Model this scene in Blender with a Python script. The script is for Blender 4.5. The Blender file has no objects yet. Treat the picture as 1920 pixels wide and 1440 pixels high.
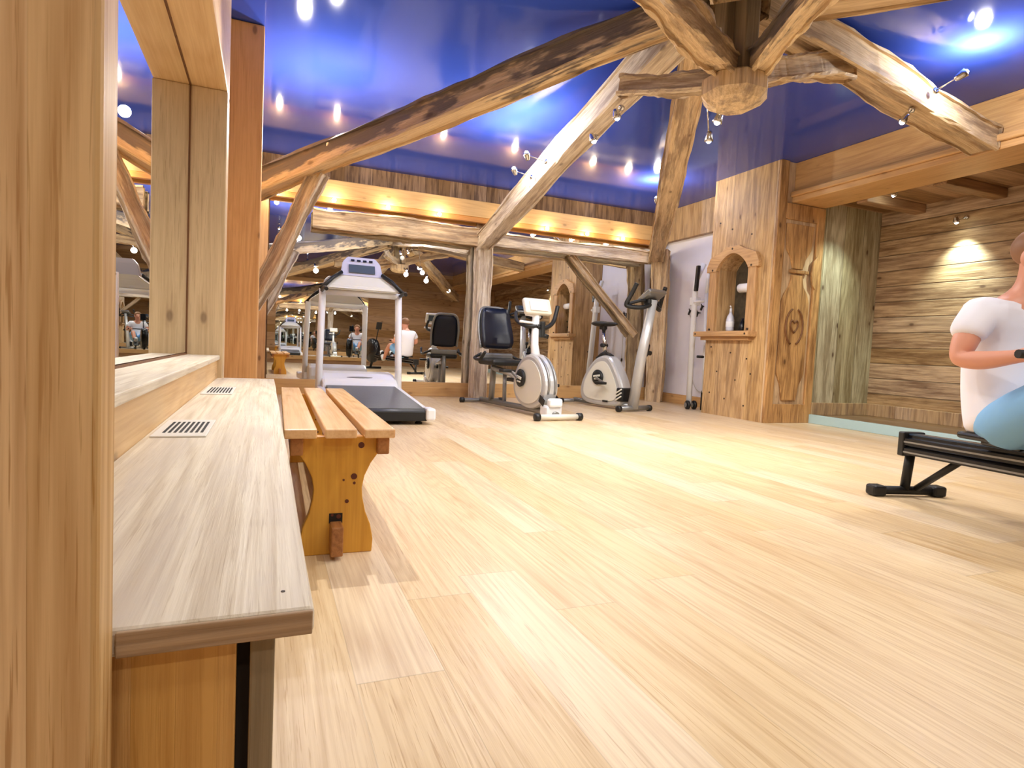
import bpy, bmesh, math, random
from mathutils import Vector, Matrix
random.seed(7)
S = bpy.context.scene
C = S.collection
PI = math.pi

# ------------------------------------------------------------------ materials
def newmat(name):
    m = bpy.data.materials.new(name); m.use_nodes = True
    nt = m.node_tree; b = nt.nodes['Principled BSDF']
    return m, nt, b

def lin(c):
    if isinstance(c, str):
        c = [int(c[i:i+2], 16)/255 for i in (0, 2, 4)]
    return tuple((x/12.92 if x <= .04045 else ((x+.055)/1.055)**2.4) for x in c[:3]) + (1,)

def plain(name, col, rough=.5, metal=0, noise=0, scale=20, coat=0, spec=.5):
    m, nt, b = newmat(name)
    b.inputs['Base Color'].default_value = lin(col)
    b.inputs['Roughness'].default_value = rough
    b.inputs['Metallic'].default_value = metal
    b.inputs['Coat Weight'].default_value = coat
    b.inputs['Specular IOR Level'].default_value = spec
    N = nt.nodes; L = nt.links
    tc = N.new('ShaderNodeTexCoord'); n = N.new('ShaderNodeTexNoise')
    n.inputs['Scale'].default_value = scale; n.inputs['Detail'].default_value = 3
    L.new(tc.outputs['Object'], n.inputs['Vector'])
    mr = N.new('ShaderNodeMapRange'); mr.inputs['To Min'].default_value = max(0, rough-.06); mr.inputs['To Max'].default_value = min(1, rough+.06)
    L.new(n.outputs['Fac'], mr.inputs['Value']); L.new(mr.outputs['Result'], b.inputs['Roughness'])
    if noise:
        hs = N.new('ShaderNodeHueSaturation'); hs.inputs['Color'].default_value = lin(col)
        m2 = N.new('ShaderNodeMapRange'); m2.inputs['From Min'].default_value = .3; m2.inputs['From Max'].default_value = .7
        m2.inputs['To Min'].default_value = 1-noise; m2.inputs['To Max'].default_value = 1+noise
        L.new(n.outputs['Fac'], m2.inputs['Value']); L.new(m2.outputs['Result'], hs.inputs['Value'])
        L.new(hs.outputs['Color'], b.inputs['Base Color'])
    return m

def emit(name, col, st):
    m, nt, b = newmat(name)
    b.inputs['Base Color'].default_value = (1, 1, 1, 1)
    b.inputs['Emission Color'].default_value = lin(col)
    b.inputs['Emission Strength'].default_value = st
    return m

def mnode(nt, op, a, b=None, c=None):
    n = nt.nodes.new('ShaderNodeMath'); n.operation = op
    for i, v in enumerate((a, b, c)):
        if v is None: continue
        if isinstance(v, (int, float)): n.inputs[i].default_value = v
        else: nt.links.new(v, n.inputs[i])
    return n.outputs[0]

def wood(name, light, dark, along='z', across='x', W=0.0, rough=.5, grain=1.0, ring=1.0, knots=0.0,
         seam=.5, vary=.12, weather=None, wamt=0.0, joint=0, spec=.4, ringscale=1.0, bump=.25, seamw=.012, streak=0.0, topdark=None, rfreq=95.0, rpow=1.6, fine=0.0, rlong=.42, sat=.86):
    """procedural timber: fine fibres, cathedral rings, knots, board seams, optional weathered streaks"""
    def ds(c, k=.87):
        c = [int(c[i:i+2], 16)/255 for i in (0, 2, 4)]; g = .3*c[0]+.59*c[1]+.11*c[2]
        return [g+(x-g)*k for x in c]
    light = ds(light, sat); dark = ds(dark, sat)
    m, nt, b = newmat(name); N = nt.nodes; L = nt.links
    tc = N.new('ShaderNodeTexCoord'); sep = N.new('ShaderNodeSeparateXYZ'); L.new(tc.outputs['Object'], sep.inputs[0])
    ax = {'x': sep.outputs[0], 'y': sep.outputs[1], 'z': sep.outputs[2]}
    third = [k for k in 'xyz' if k not in (along, across)][0]
    u, v, w = ax[along], ax[across], ax[third]
    seamv = None
    if W:
        q = mnode(nt, 'DIVIDE', v, W)
        fl = mnode(nt, 'FLOOR', q); fr = mnode(nt, 'FRACT', q)
        idn = fl
        if joint:
            wn0 = N.new('ShaderNodeTexWhiteNoise'); wn0.noise_dimensions = '1D'; L.new(fl, wn0.inputs['W'])
            uu = mnode(nt, 'ADD', mnode(nt, 'DIVIDE', u, joint), wn0.outputs['Value'])
            fu = mnode(nt, 'FLOOR', uu); fru = mnode(nt, 'FRACT', uu)
            idn = mnode(nt, 'ADD', mnode(nt, 'MULTIPLY', fu, 17.3), fl)
            jd = mnode(nt, 'MINIMUM', fru, mnode(nt, 'SUBTRACT', 1.0, fru))
            js = mnode(nt, 'LESS_THAN', jd, .0016/joint*1.2)
        wn = N.new('ShaderNodeTexWhiteNoise'); wn.noise_dimensions = '1D'; L.new(idn, wn.inputs['W'])
        rnd = wn.outputs['Value']
        d = mnode(nt, 'MINIMUM', fr, mnode(nt, 'SUBTRACT', 1.0, fr))
        seamv = mnode(nt, 'SUBTRACT', 1.0, mnode(nt, 'SMOOTH_MIN', mnode(nt, 'DIVIDE', d, seamw), 1.0, .1))
        seamv = mnode(nt, 'MAXIMUM', seamv, 0.0)
        if joint: seamv = mnode(nt, 'MAXIMUM', seamv, js)
        u = mnode(nt, 'ADD', u, mnode(nt, 'MULTIPLY', rnd, 13.0))
        v2 = mnode(nt, 'ADD', v, mnode(nt, 'MULTIPLY', rnd, 3.7))
    else:
        rnd = None; v2 = v
    def vec(su, sv, sw):
        c = N.new('ShaderNodeCombineXYZ')
        L.new(mnode(nt, 'MULTIPLY', u, su), c.inputs[0]); L.new(mnode(nt, 'MULTIPLY', v2, sv), c.inputs[1]); L.new(mnode(nt, 'MULTIPLY', w, sw), c.inputs[2])
        return c.outputs[0]
    def noise(vv, sc=1, det=3, ro=.5):
        n = N.new('ShaderNodeTexNoise'); n.inputs['Scale'].default_value = sc; n.inputs['Detail'].default_value = det; n.inputs['Roughness'].default_value = ro
        L.new(vv, n.inputs['Vector']); return n.outputs['Fac']
    fib = noise(vec(3, 110, 110), 1, 4, .6)
    rs = ringscale
    big = noise(vec(rlong*rs, 4.2*rs, 4.2*rs), 1, 2, .4)
    rings = mnode(nt, 'SINE', mnode(nt, 'ADD', mnode(nt, 'MULTIPLY', big, rfreq), mnode(nt, 'MULTIPLY', fib, 2.5)))
    rings = mnode(nt, 'MULTIPLY_ADD', rings, .5, .5)
    rings = mnode(nt, 'POWER', rings, rpow)
    patch = noise(vec(.8, 5, 5), 1, 3, .55)
    # darkness factor
    f = mnode(nt, 'MULTIPLY', mnode(nt, 'SUBTRACT', fib, .40), 1.5*grain)
    f = mnode(nt, 'ADD', f, mnode(nt, 'MULTIPLY', rings, .30*ring))
    f = mnode(nt, 'ADD', f, mnode(nt, 'MULTIPLY', mnode(nt, 'SUBTRACT', patch, .5), .9))
    cl = N.new('ShaderNodeClamp'); L.new(f, cl.inputs[0]); f = cl.outputs[0]
    mix = N.new('ShaderNodeMix'); mix.data_type = 'RGBA'
    mix.inputs['A'].default_value = lin(light); mix.inputs['B'].default_value = lin(dark)
    L.new(f, mix.inputs['Factor']); col = mix.outputs['Result']
    if fine:
        fb = noise(vec(7, 260, 260), 1, 3, .6)
        pr_mask = noise(vec(.9, 6, 6), 1, 2, .5)
    def blend(col, fac, c2):
        mx = N.new('ShaderNodeMix'); mx.data_type = 'RGBA'
        if isinstance(fac, (int, float)): mx.inputs['Factor'].default_value = fac
        else: L.new(fac, mx.inputs['Factor'])
        L.new(col, mx.inputs['A']); mx.inputs['B'].default_value = lin(c2)
        return mx.outputs['Result']
    def smooth(x, lo, hi):
        mr = N.new('ShaderNodeMapRange'); mr.interpolation_type = 'SMOOTHSTEP'
        mr.inputs['From Min'].default_value = lo; mr.inputs['From Max'].default_value = hi
        L.new(x, mr.inputs['Value']); return mr.outputs['Result']
    if fine:
        col = blend(col, mnode(nt, 'MULTIPLY', mnode(nt, 'MULTIPLY', smooth(fb, .56, .66), smooth(pr_mask, .3, .6)), fine), dark)
    if weather:
        wn_ = noise(vec(1.6, 16, 16), 1, 5, .65)
        wf = mnode(nt, 'MULTIPLY', smooth(wn_, .5-.12*wamt, .66), min(1, .55+.4*wamt))
        col = blend(col, wf, weather)
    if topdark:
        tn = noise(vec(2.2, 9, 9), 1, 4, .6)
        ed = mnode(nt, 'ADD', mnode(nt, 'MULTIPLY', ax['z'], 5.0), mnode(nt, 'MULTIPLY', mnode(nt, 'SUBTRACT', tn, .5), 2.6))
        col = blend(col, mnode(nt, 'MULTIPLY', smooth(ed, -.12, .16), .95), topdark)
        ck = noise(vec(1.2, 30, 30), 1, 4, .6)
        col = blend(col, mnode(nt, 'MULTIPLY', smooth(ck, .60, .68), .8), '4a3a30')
    if streak:
        sn = noise(vec(.7, 26, 26), 1, 3, .6)
        col = blend(col, mnode(nt, 'MULTIPLY', smooth(sn, .58, .72), streak), dark)
    if knots:
        vo = N.new('ShaderNodeTexVoronoi'); vo.inputs['Scale'].default_value = 1; vo.inputs['Randomness'].default_value = 1
        L.new(vec(3.2, 6.5, 6.5), vo.inputs['Vector'])
        kd = vo.outputs['Distance']
        core = mnode(nt, 'SUBTRACT', 1.0, smooth(kd, .05, .13))
        halo = mnode(nt, 'SUBTRACT', 1.0, smooth(kd, .10, .30))
        col = blend(col, mnode(nt, 'MULTIPLY', halo, .35*knots), dark)
        col = blend(col, mnode(nt, 'MULTIPLY', core, .85*knots), '4a2c18')
    if rnd is not None and vary:
        hs = N.new('ShaderNodeHueSaturation')
        L.new(mnode(nt, 'MULTIPLY_ADD', rnd, 2*vary, 1-vary), hs.inputs['Value'])
        L.new(mnode(nt, 'MULTIPLY_ADD', rnd, -.25, 1.12), hs.inputs['Saturation'])
        L.new(col, hs.inputs['Color']); col = hs.outputs['Color']
    if seamv is not None:
        col = blend(col, mnode(nt, 'MULTIPLY', seamv, seam), '2a1a10')
    L.new(col, b.inputs['Base Color'])
    b.inputs['Roughness'].default_value = rough; b.inputs['Specular IOR Level'].default_value = spec
    if bump:
        bp = N.new('ShaderNodeBump'); bp.inputs['Strength'].default_value = bump; bp.inputs['Distance'].default_value = .004
        hgt = mnode(nt, 'SUBTRACT', 0.0, f)
        if seamv is not None: hgt = mnode(nt, 'SUBTRACT', hgt, mnode(nt, 'MULTIPLY', seamv, 2.0))
        L.new(hgt, bp.inputs['Height']); L.new(bp.outputs['Normal'], b.inputs['Normal'])
    return m

M = {}
M['floor'] = wood('FloorPlanks', 'dfc9a6', 'ad8a62', 'y', 'x', W=.17, rough=.36, joint=1.3, vary=.045, seam=.2, ring=.75, grain=.8, streak=.38, seamw=.010, bump=.08, spec=.45, ringscale=1.0, rfreq=170.0, rpow=2.2, fine=.6, rlong=.28, sat=1.08)
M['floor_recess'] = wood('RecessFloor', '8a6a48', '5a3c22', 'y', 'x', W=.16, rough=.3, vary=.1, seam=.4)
M['pine_post'] = wood('GluedPinePost', 'f0cf9c', 'b88850', 'z', 'x', W=.034, rough=.5, vary=.13, seam=.08, knots=0, ring=1.1, grain=1.0, seamw=.03, bump=.06, ringscale=2.6, rfreq=70.0, rpow=2.2, fine=.8, rlong=.16, streak=.3, sat=.95)
M['pine_z'] = wood('PineVertical', 'e4b478', 'b87c40', 'z', 'x', rough=.5, knots=.7, ring=.7, grain=.8, bump=.1, sat=.95, fine=.4)
M['pine_y'] = wood('PineAlongRoom', 'e2bb80', 'b98044', 'y', 'z', rough=.5, knots=.5, ring=.6, grain=.7, bump=.1)
M['pine_x'] = wood('PineAcross', 'dbac68', 'b27a3c', 'x', 'z', rough=.5, knots=.5, ring=.6, grain=.7, bump=.1)
M['pine_beam_y'] = wood('RightBeam', 'd9a867', 'a8703a', 'y', 'z', rough=.5, knots=.35, ring=.7, grain=.8, bump=.1)
M['orange_trim'] = wood('OrangeTrim', 'd8903f', 'a95f22', 'x', 'z', rough=.4, ring=.3)
M['ledge'] = wood('LedgeBoard', 'e0d4bc', 'b5a080', 'y', 'x', rough=.45, knots=.2, ring=1.3, grain=1.0, bump=.15, ringscale=1.1, weather='c4b8a8', wamt=.5, rfreq=120.0, rpow=2.4, fine=.7, streak=.35, rlong=.25)
M['ledge_side'] = wood('LedgeSide', '9a8664', '6c5a40', 'z', 'y', rough=.6, grain=1.1, ring=.7)
M['ledge_end'] = wood('LedgeEnd', 'deb070', 'a87238', 'z', 'x', W=.030, rough=.5, vary=.06, seam=.1, ring=.8, grain=.9, ringscale=2.4, rfreq=60, rlong=.2, fine=.6, sat=.95)
M['old_vert_x'] = wood('OldBoardsBack', 'b08558', '65442a', 'z', 'x', W=.16, rough=.7, vary=.25, seam=.7, knots=.5, weather='4c3220', wamt=.5, fine=.5)
M['old_vert_y'] = wood('OldBoardsRight', 'c9a679', '8c6440', 'z', 'y', W=.17, rough=.65, vary=.15, seam=.5, knots=.6, weather='7b6350', wamt=.4)
M['pillar'] = wood('PillarBoards', 'd8b27e', '9a6c3e', 'z', 'y', W=.24, rough=.6, vary=.08, seam=.4, knots=.9, weather='8a6c4e', wamt=.5, seamw=.006, fine=.6, rfreq=130.0, rpow=2)
M['pillar_x'] = wood('PillarCarvedBoards', 'd09a58', '7c4d22', 'z', 'x', rough=.55, vary=.08, knots=.9, weather='6e4622', wamt=.6, fine=.6, rfreq=120.0, rpow=2)
M['niche_wood'] = wood('NicheFrame', 'cfa068', '9a6a3a', 'z', 'y', rough=.55, knots=.3)
M['niche_wood_y'] = wood('NicheFrameY', 'cfa068', '9a6a3a', 'y', 'z', rough=.55, knots=.3)
M['log'] = wood('LogWall', 'c6a274', '74502e', 'y', 'z', W=.17, rough=.65, vary=.16, seam=.85, knots=.9, weather='6c4c30', wamt=.65, seamw=.045, bump=.5, fine=.8, streak=.4)
M['side_boards'] = wood('RecessSideBoards', 'c4b690', '7a6848', 'z', 'x', W=.29, rough=.6, vary=.14, seam=.7, knots=1.0, weather='7a6848', wamt=.5, seamw=.02, fine=.6)
M['rear_boards'] = wood('RearBoards', 'b98a55', '7c5430', 'x', 'z', W=.2, rough=.6, vary=.2, seam=.7, knots=.6)
M['left_boards'] = wood('LeftBoards', 'd8ab6c', 'a87238', 'y', 'z', W=.2, rough=.5, vary=.1, seam=.4, knots=.5)
M['recess_ceiling'] = wood('RecessCeiling', 'a3774a', '5e3d20', 'x', 'y', W=.25, rough=.6, vary=.35, seam=.8, knots=.4)
M['lantern'] = wood('LanternBoards', 'e0c295', 'b58a56', 'z', 'x', W=.12, rough=.6, vary=.1, seam=.5, knots=.7)
M['jamb'] = wood('PineJamb', 'd9bb8c', 'a8845a', 'z', 'x', rough=.5, knots=.6, ring=.7, grain=.8, bump=.1, fine=.5)
M['carve'] = wood('CarvedGroove', '7a4a22', '4c2a12', 'z', 'x', rough=.6, ring=.4)
M['end_grain'] = wood('BoardEndGrain', 'bb9a74', '80603f', 'x', 'z', rough=.6, ring=1.0, grain=1.0, ringscale=5, rfreq=50, fine=.6)
M['beam'] = wood('HewnBeam', 'e8cda0', 'b08658', 'x', 'y', rough=.65, knots=.7, ring=.8, grain=1.2, weather='7d6654', wamt=.4, bump=.6, streak=.5, fine=.7)
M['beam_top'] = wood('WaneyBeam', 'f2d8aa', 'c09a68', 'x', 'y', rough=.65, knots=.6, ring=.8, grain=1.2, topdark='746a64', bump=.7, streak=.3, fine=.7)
M['beam_pale'] = wood('PaleBeam', 'eee0c8', 'a98e6c', 'x', 'y', rough=.65, knots=.6, ring=.7, grain=1.2, weather='8d7666', wamt=.25, bump=.6, streak=.55, fine=.7)
M['beam_dark'] = wood('GreyBeam', '9c866c', '5c4a3a', 'x', 'y', rough=.7, knots=.5, ring=.7, grain=1.4, weather='5a4a3c', wamt=.8, bump=.6)
M['boss'] = wood('BossTimber', 'ead0a4', 'b58e58', 'z', 'x', rough=.6, knots=.4, ring=.9, bump=.4, weather='8a7264', wamt=.5, fine=.6)
M['bench_top'] = wood('BenchSlat', 'ecbf88', 'c07a3a', 'y', 'x', rough=.2, knots=.2, ring=.6, grain=.7, bump=.08, spec=.6, sat=.95)
M['bench_leg'] = wood('BenchTrestle', 'dfa640', 'b47420', 'z', 'x', rough=.35, knots=.0, ring=.5, grain=.6, bump=.08, sat=1.0)
M['bench_rail'] = wood('BenchRail', 'b9763a', '7e451c', 'y', 'x', rough=.35, ring=.8, grain=.9)
M['knot'] = plain('KnotWood', '5a2410', .5)
M['nail'] = plain('NailHead', '3a2a1c', .6)
M['seam'] = plain('DarkGap', '241a12', .9)
M['white_plaster'] = plain('WhitePlaster', 'dcdae2', .75, noise=.04, scale=3)
M['white'] = plain('WhitePowderCoat', 'e6e8ea', .32)
M['silver'] = plain('SilverPaint', 'bfc0c0', .33, .35, noise=.04, scale=8)
M['cream'] = plain('CreamPlastic', 'd9d6c8', .4)
M['greymetal'] = plain('GreySteelTube', '8e8e8c', .35, .6)
M['chrome'] = plain('Chrome', 'd0d0d0', .15, 1)
M['black'] = plain('BlackRubber', '111213', .5)
M['blackgloss'] = plain('BlackPlastic', '15161a', .25)
M['navy'] = plain('NavyVinyl', '0d1426', .35)
M['belt'] = plain('TreadBelt', '4c4e50', .38, noise=.06, scale=60)
M['screen'] = plain('ConsoleScreen', '4a5560', .15)
M['lilac'] = plain('ConsolePanel', 'b8b8cc', .35)
M['ventmetal'] = plain('VentWhite', 'dcdad4', .35)
M['black_hole'] = plain('VentSlot', '0b0b0b', .8)
M['bulb'] = emit('WarmBulb', 'fff0c8', 40)
M['lampface'] = emit('LampGlass', 'f4f6ff', 60)
M['lampcool'] = emit('CoolLampGlass', 'f0fff4', 60)
M['paper'] = plain('PaperRoll', 'f2f4f8', .7)
M['bottle'] = plain('BottlePlastic', 'd6d8e4', .25)
M['leaf'] = plain('LeafGreen', '4a5a36', .6, noise=.3, scale=40)
M['dark_niche'] = plain('NicheBack', '4c4434', .7, noise=.35, scale=18)
M['step_blue'] = plain('PaleBlueStep', 'a9c4c6', .3)
M['skin'] = plain('Skin', 'd99a80', .5)
M['tshirt'] = plain('WhiteCotton', 'ececf6', .85)
M['shorts'] = plain('BlueShorts', '7fb4e2', .8)
M['hair'] = plain('SandyHair', '8a6244', .6)
M['trousers_sock'] = plain('SockWhite', 'e8e8ea', .8)
M['eye'] = plain('EyeDark', '1c1612', .2)
M['lips'] = plain('Lips', 'b0604e', .45)
M['alu'] = plain('BlackRail', '15161b', .22, .3)
M['alu_top'] = plain('BlueGreyRailTop', '46566a', .2, .5)
M['rope'] = plain('CordDark', '2c2a28', .6)
M['ropelight'] = plain('CordPale', 'b9b4aa', .6)

m, nt, b = newmat('MirrorGlass')
b.inputs['Base Color'].default_value = (.86, .88, .87, 1); b.inputs['Metallic'].default_value = 1; b.inputs['Roughness'].default_value = 0.0
M['mirror'] = m
m, nt, b = newmat('StretchCeilingBlue')
b.inputs['Base Color'].default_value = lin('344cac'); b.inputs['Roughness'].default_value = .09
b.inputs['IOR'].default_value = 1.38; b.inputs['Coat Weight'].default_value = 0.0; b.inputs['Coat Roughness'].default_value = .03
n = nt.nodes.new('ShaderNodeTexNoise'); n.inputs['Scale'].default_value = .9; n.inputs['Detail'].default_value = 1
tc = nt.nodes.new('ShaderNodeTexCoord'); nt.links.new(tc.outputs['Object'], n.inputs['Vector'])
bp = nt.nodes.new('ShaderNodeBump'); bp.inputs['Strength'].default_value = .15; bp.inputs['Distance'].default_value = .05
nt.links.new(n.outputs['Fac'], bp.inputs['Height']); nt.links.new(bp.outputs['Normal'], b.inputs['Normal'])
nt.links.new(bp.outputs['Normal'], b.inputs['Coat Normal'])
M['ceiling'] = m

# ------------------------------------------------------------------ mesh helpers
def NB(): return bmesh.new()

def add_box(bm, x0, x1, y0, y1, z0, z1, bev=0, mat=None):
    vs = [bm.verts.new((x, y, z)) for z in (z0, z1) for x, y in ((x0, y0), (x1, y0), (x1, y1), (x0, y1))]
    fs = [(3, 2, 1, 0), (4, 5, 6, 7), (0, 1, 5, 4), (1, 2, 6, 5), (2, 3, 7, 6), (3, 0, 4, 7)]
    ff = [bm.faces.new([vs[i] for i in f]) for f in fs]
    if bev:
        es = list({e for f in ff for e in f.edges})
        bmesh.ops.bevel(bm, geom=es, offset=bev, segments=2, affect='EDGES', profile=.5)
    return vs

def add_obox(bm, c, dx, dy, dz, hx, hy, hz, bev=0):
    """oriented box: centre, unit axes, half sizes"""
    c = Vector(c); ax = [Vector(dx).normalized(), Vector(dy).normalized(), Vector(dz).normalized()]
    t = bmesh.new(); add_box(t, -hx, hx, -hy, hy, -hz, hz, bev)
    mt = Matrix((ax[0], ax[1], ax[2])).transposed().to_4x4(); mt.translation = c
    bmesh.ops.transform(t, matrix=mt, verts=t.verts)
    merge(bm, t)

def merge(bm, t):
    me = bpy.data.meshes.new('tmp'); t.to_mesh(me); t.free(); bm.from_mesh(me); bpy.data.meshes.remove(me)

def catmull(pts, n=6):
    P = [Vector(p) for p in pts]; out = []
    for i in range(len(P)-1):
        p0 = P[max(i-1, 0)]; p1 = P[i]; p2 = P[i+1]; p3 = P[min(i+2, len(P)-1)]
        for k in range(n):
            t = k/n
            out.append(.5*((2*p1)+(-p0+p2)*t+(2*p0-5*p1+4*p2-p3)*t*t+(-p0+3*p1-3*p2+p3)*t**3))
    out.append(P[-1]); return out

def add_tube(bm, pts, r, seg=10, smooth=0, caps=True, flat=1.0, up=None):
    P = catmull(pts, smooth) if smooth else [Vector(p) for p in pts]
    R = r if isinstance(r, (list, tuple)) else [r]*len(P)
    if isinstance(r, (list, tuple)) and smooth:
        R = []
        for i in range(len(r)-1):
            for k in range(smooth): R.append(r[i]+(r[i+1]-r[i])*k/smooth)
        R.append(r[-1])
    rings = []; a = None
    for i, p in enumerate(P):
        t = (P[min(i+1, len(P)-1)]-P[max(i-1, 0)]).normalized()
        if a is None:
            a = Vector(up) if up else (Vector((0, 0, 1)) if abs(t.z) < .9 else Vector((1, 0, 0)))
        a = (a - t*a.dot(t)).normalized(); c = t.cross(a)
        rings.append([bm.verts.new(p + R[i]*(math.cos(2*PI*k/seg)*a*flat + math.sin(2*PI*k/seg)*c)) for k in range(seg)])
    for i in range(len(rings)-1):
        for k in range(seg):
            f = bm.faces.new((rings[i][k], rings[i+1][k], rings[i+1][(k+1) % seg], rings[i][(k+1) % seg])); f.smooth = True
    if caps:
        bm.faces.new(rings[0]); bm.faces.new(rings[-1][::-1])

def add_cyl(bm, p0, p1, r0, r1=None, seg=20):
    add_tube(bm, [p0, p1], [r0, r0 if r1 is None else r1], seg)

def add_prism(bm, poly, origin, ua, va, na, depth, bev=0):
    """extrude 2-D polygon (in axes ua, va) along na by depth"""
    o = Vector(origin); ua = Vector(ua); va = Vector(va); na = Vector(na)
    t = bmesh.new()
    A = [t.verts.new(o+ua*x+va*y) for x, y in poly]; B = [t.verts.new(o+ua*x+va*y+na*depth) for x, y in poly]
    t.faces.new(A); t.faces.new(B[::-1]); n = len(poly)
    for i in range(n): t.faces.new((A[i], B[i], B[(i+1) % n], A[(i+1) % n]))
    bmesh.ops.recalc_face_normals(t, faces=t.faces)
    if bev:
        es = [e for e in t.edges if len(e.link_faces) == 2 and e.calc_face_angle(0) > .6]
        bmesh.ops.bevel(t, geom=es, offset=bev, segments=2, affect='EDGES', profile=.5)
    merge(bm, t)

def add_lathe(bm, prof, c, axis=(0, 0, 1), seg=24):
    c = Vector(c); q = Vector((0, 0, 1)).rotation_difference(Vector(axis).normalized())
    rings = []
    for r, h in prof:
        rings.append([bm.verts.new(c+q @ Vector((r*math.cos(2*PI*k/seg), r*math.sin(2*PI*k/seg), h))) for k in range(seg)])
    for i in range(len(rings)-1):
        for k in range(seg):
            f = bm.faces.new((rings[i][k], rings[i][(k+1) % seg], rings[i+1][(k+1) % seg], rings[i+1][k])); f.smooth = True
    bm.faces.new(rings[0][::-1]); bm.faces.new(rings[-1])

def add_ellipsoid(bm, c, r, rot=None, seg=20):
    t = bmesh.new(); bmesh.ops.create_uvsphere(t, u_segments=seg, v_segments=seg//2+2, radius=1)
    mt = Matrix.Translation(c) @ (rot.to_4x4() if rot else Matrix.Identity(4)) @ Matrix.Diagonal((r[0], r[1], r[2], 1))
    bmesh.ops.transform(t, matrix=mt, verts=t.verts)
    for f in t.faces: f.smooth = True
    merge(bm, t)

def obj(name, bm, mat, parent=None, label=None):
    bmesh.ops.recalc_face_normals(bm, faces=bm.faces)
    me = bpy.data.meshes.new(name); bm.to_mesh(me); bm.free()
    o = bpy.data.objects.new(name, me); C.objects.link(o)
    for mm in (mat if isinstance(mat, (list, tuple)) else [mat]): me.materials.append(M[mm] if isinstance(mm, str) else mm)
    if parent:
        o.parent = parent; bpy.context.view_layer.update() if False else None
        o.matrix_parent_inverse = MW[parent.name].inverted()
    MW[o.name] = Matrix.Identity(4)
    if label: o['label'] = label
    return o
MW = {}

def struct(name, bm, mat, label=None):
    o = obj(name, bm, mat); o['kind'] = 'structure'
    if label: o['label'] = label
    return o

def tag(o, label, cat, group=None):
    o['label'] = label; o['category'] = cat
    if group: o['group'] = group
    return o

def thing(name, label, cat, loc=(0, 0, 0), rotz=0, group=None):
    o = bpy.data.objects.new(name, None); C.objects.link(o)
    o.location = loc; o.rotation_euler = (0, 0, rotz); o.empty_display_size = .1
    MW[o.name] = Matrix.Translation(loc) @ Matrix.Rotation(rotz, 4, 'Z')
    return tag(o, label, cat, group)

def local(o, root, rotz=0.0):
    """part whose mesh was written in the thing's own coordinates"""
    o.matrix_parent_inverse = Matrix.Identity(4); return o

def part(name, bm, mat, root, label=None):     # mesh in local coordinates of the thing
    o = obj(name, bm, mat, root, label); o.matrix_parent_inverse = Matrix.Identity(4); MW[o.name] = MW[root.name]; return o

# hewn beam: local X runs along the timber
def beam(name, p0, p1, w, h, mat, label, cat='beam', roll=0, wob=.012, bow=0.0, segs=28, group=None, taper=1.0, bowside=0.0, seed=1):
    p0 = Vector(p0); p1 = Vector(p1); Lh = (p1-p0).length
    rnd = random.Random(seed)
    bm = NB(); sec = []
    for sx, sy in ((1, 1), (-1, 1), (-1, -1), (1, -1)):
        for k in range(3):
            a = math.atan2(sy, sx) + (k-1)*.32
            sec.append((sx*(w/2) - sx*.022*(1-abs(math.cos(a))*0.0)*(1 if k == (0 if sx*sy > 0 else 2) else .25 if k == 1 else 0),
                        sy*(h/2) - sy*.022*(1 if k == (2 if sx*sy > 0 else 0) else .25 if k == 1 else 0)))
    ph = [[rnd.uniform(0, 6.3) for _ in range(3)] for _ in sec]
    rings = []
    for i in range(segs+1):
        t = i/segs; x = t*Lh; sc = 1+(taper-1)*t
        bz = bow*4*t*(1-t) + .6*wob*math.sin(t*7+ph[0][0]); by = bowside*4*t*(1-t) + .8*wob*math.sin(t*5+ph[1][0])
        ring = []
        for j, (a, c) in enumerate(sec):
            g = 1 + (wob/max(w, h))*2*(math.sin(t*9+ph[j//3*3][0])*.6 + math.sin(t*23+ph[j][1])*.35 + rnd.uniform(-.35, .35))
            ring.append(bm.verts.new((x, a*g*sc+by, c*g*sc+bz)))
        rings.append(ring)
    n = len(sec)
    for i in range(segs):
        for k in range(n):
            bm.faces.new((rings[i][k], rings[i+1][k], rings[i+1][(k+1) % n], rings[i][(k+1) % n]))
    bm.faces.new(rings[0]); bm.faces.new(rings[-1][::-1])
    o = obj(name, bm, mat)
    d = (p1-p0).normalized(); q = d.to_track_quat('X', 'Z')
    mt = q.to_matrix().to_4x4()
    mt = Matrix.Translation(p0) @ mt @ Matrix.Rotation(roll, 4, 'X')
    o.matrix_world = mt; MW[o.name] = mt
    for f in o.data.polygons: f.use_smooth = False
    return tag(o, label, cat, group)

# ------------------------------------------------------------------ camera (same pose the photo was taken from)
f_px, yaw, pitch, roll, CH = 1125.0, math.radians(22.35), math.radians(3.3), math.radians(2.75), .64
fw = Vector((math.sin(yaw)*math.cos(pitch), math.cos(yaw)*math.cos(pitch), -math.sin(pitch)))
r0 = Vector((math.cos(yaw), -math.sin(yaw), 0)); u0 = r0.cross(fw)
rt = r0*math.cos(roll)+u0*math.sin(roll); up = u0*math.cos(roll)-r0*math.sin(roll)
cam = bpy.data.cameras.new('camera'); co = bpy.data.objects.new('camera', cam); C.objects.link(co)
mm = Matrix((rt, up, -fw)).transposed().to_4x4(); mm.translation = (0, 0, CH); co.matrix_world = mm
cam.sensor_width = 36; cam.sensor_fit = 'HORIZONTAL'; cam.lens = f_px/1920*36; cam.clip_start = .02
S.camera = co

# ------------------------------------------------------------------ room shell
CZ, YB, YR, XR, XL = 2.70, 7.40, -2.40, 5.30, -.21
bm = NB(); add_box(bm, -.5, 5.45, YR-.1, YB+.1, -.1, 0); struct('floor', bm, 'floor')
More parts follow.
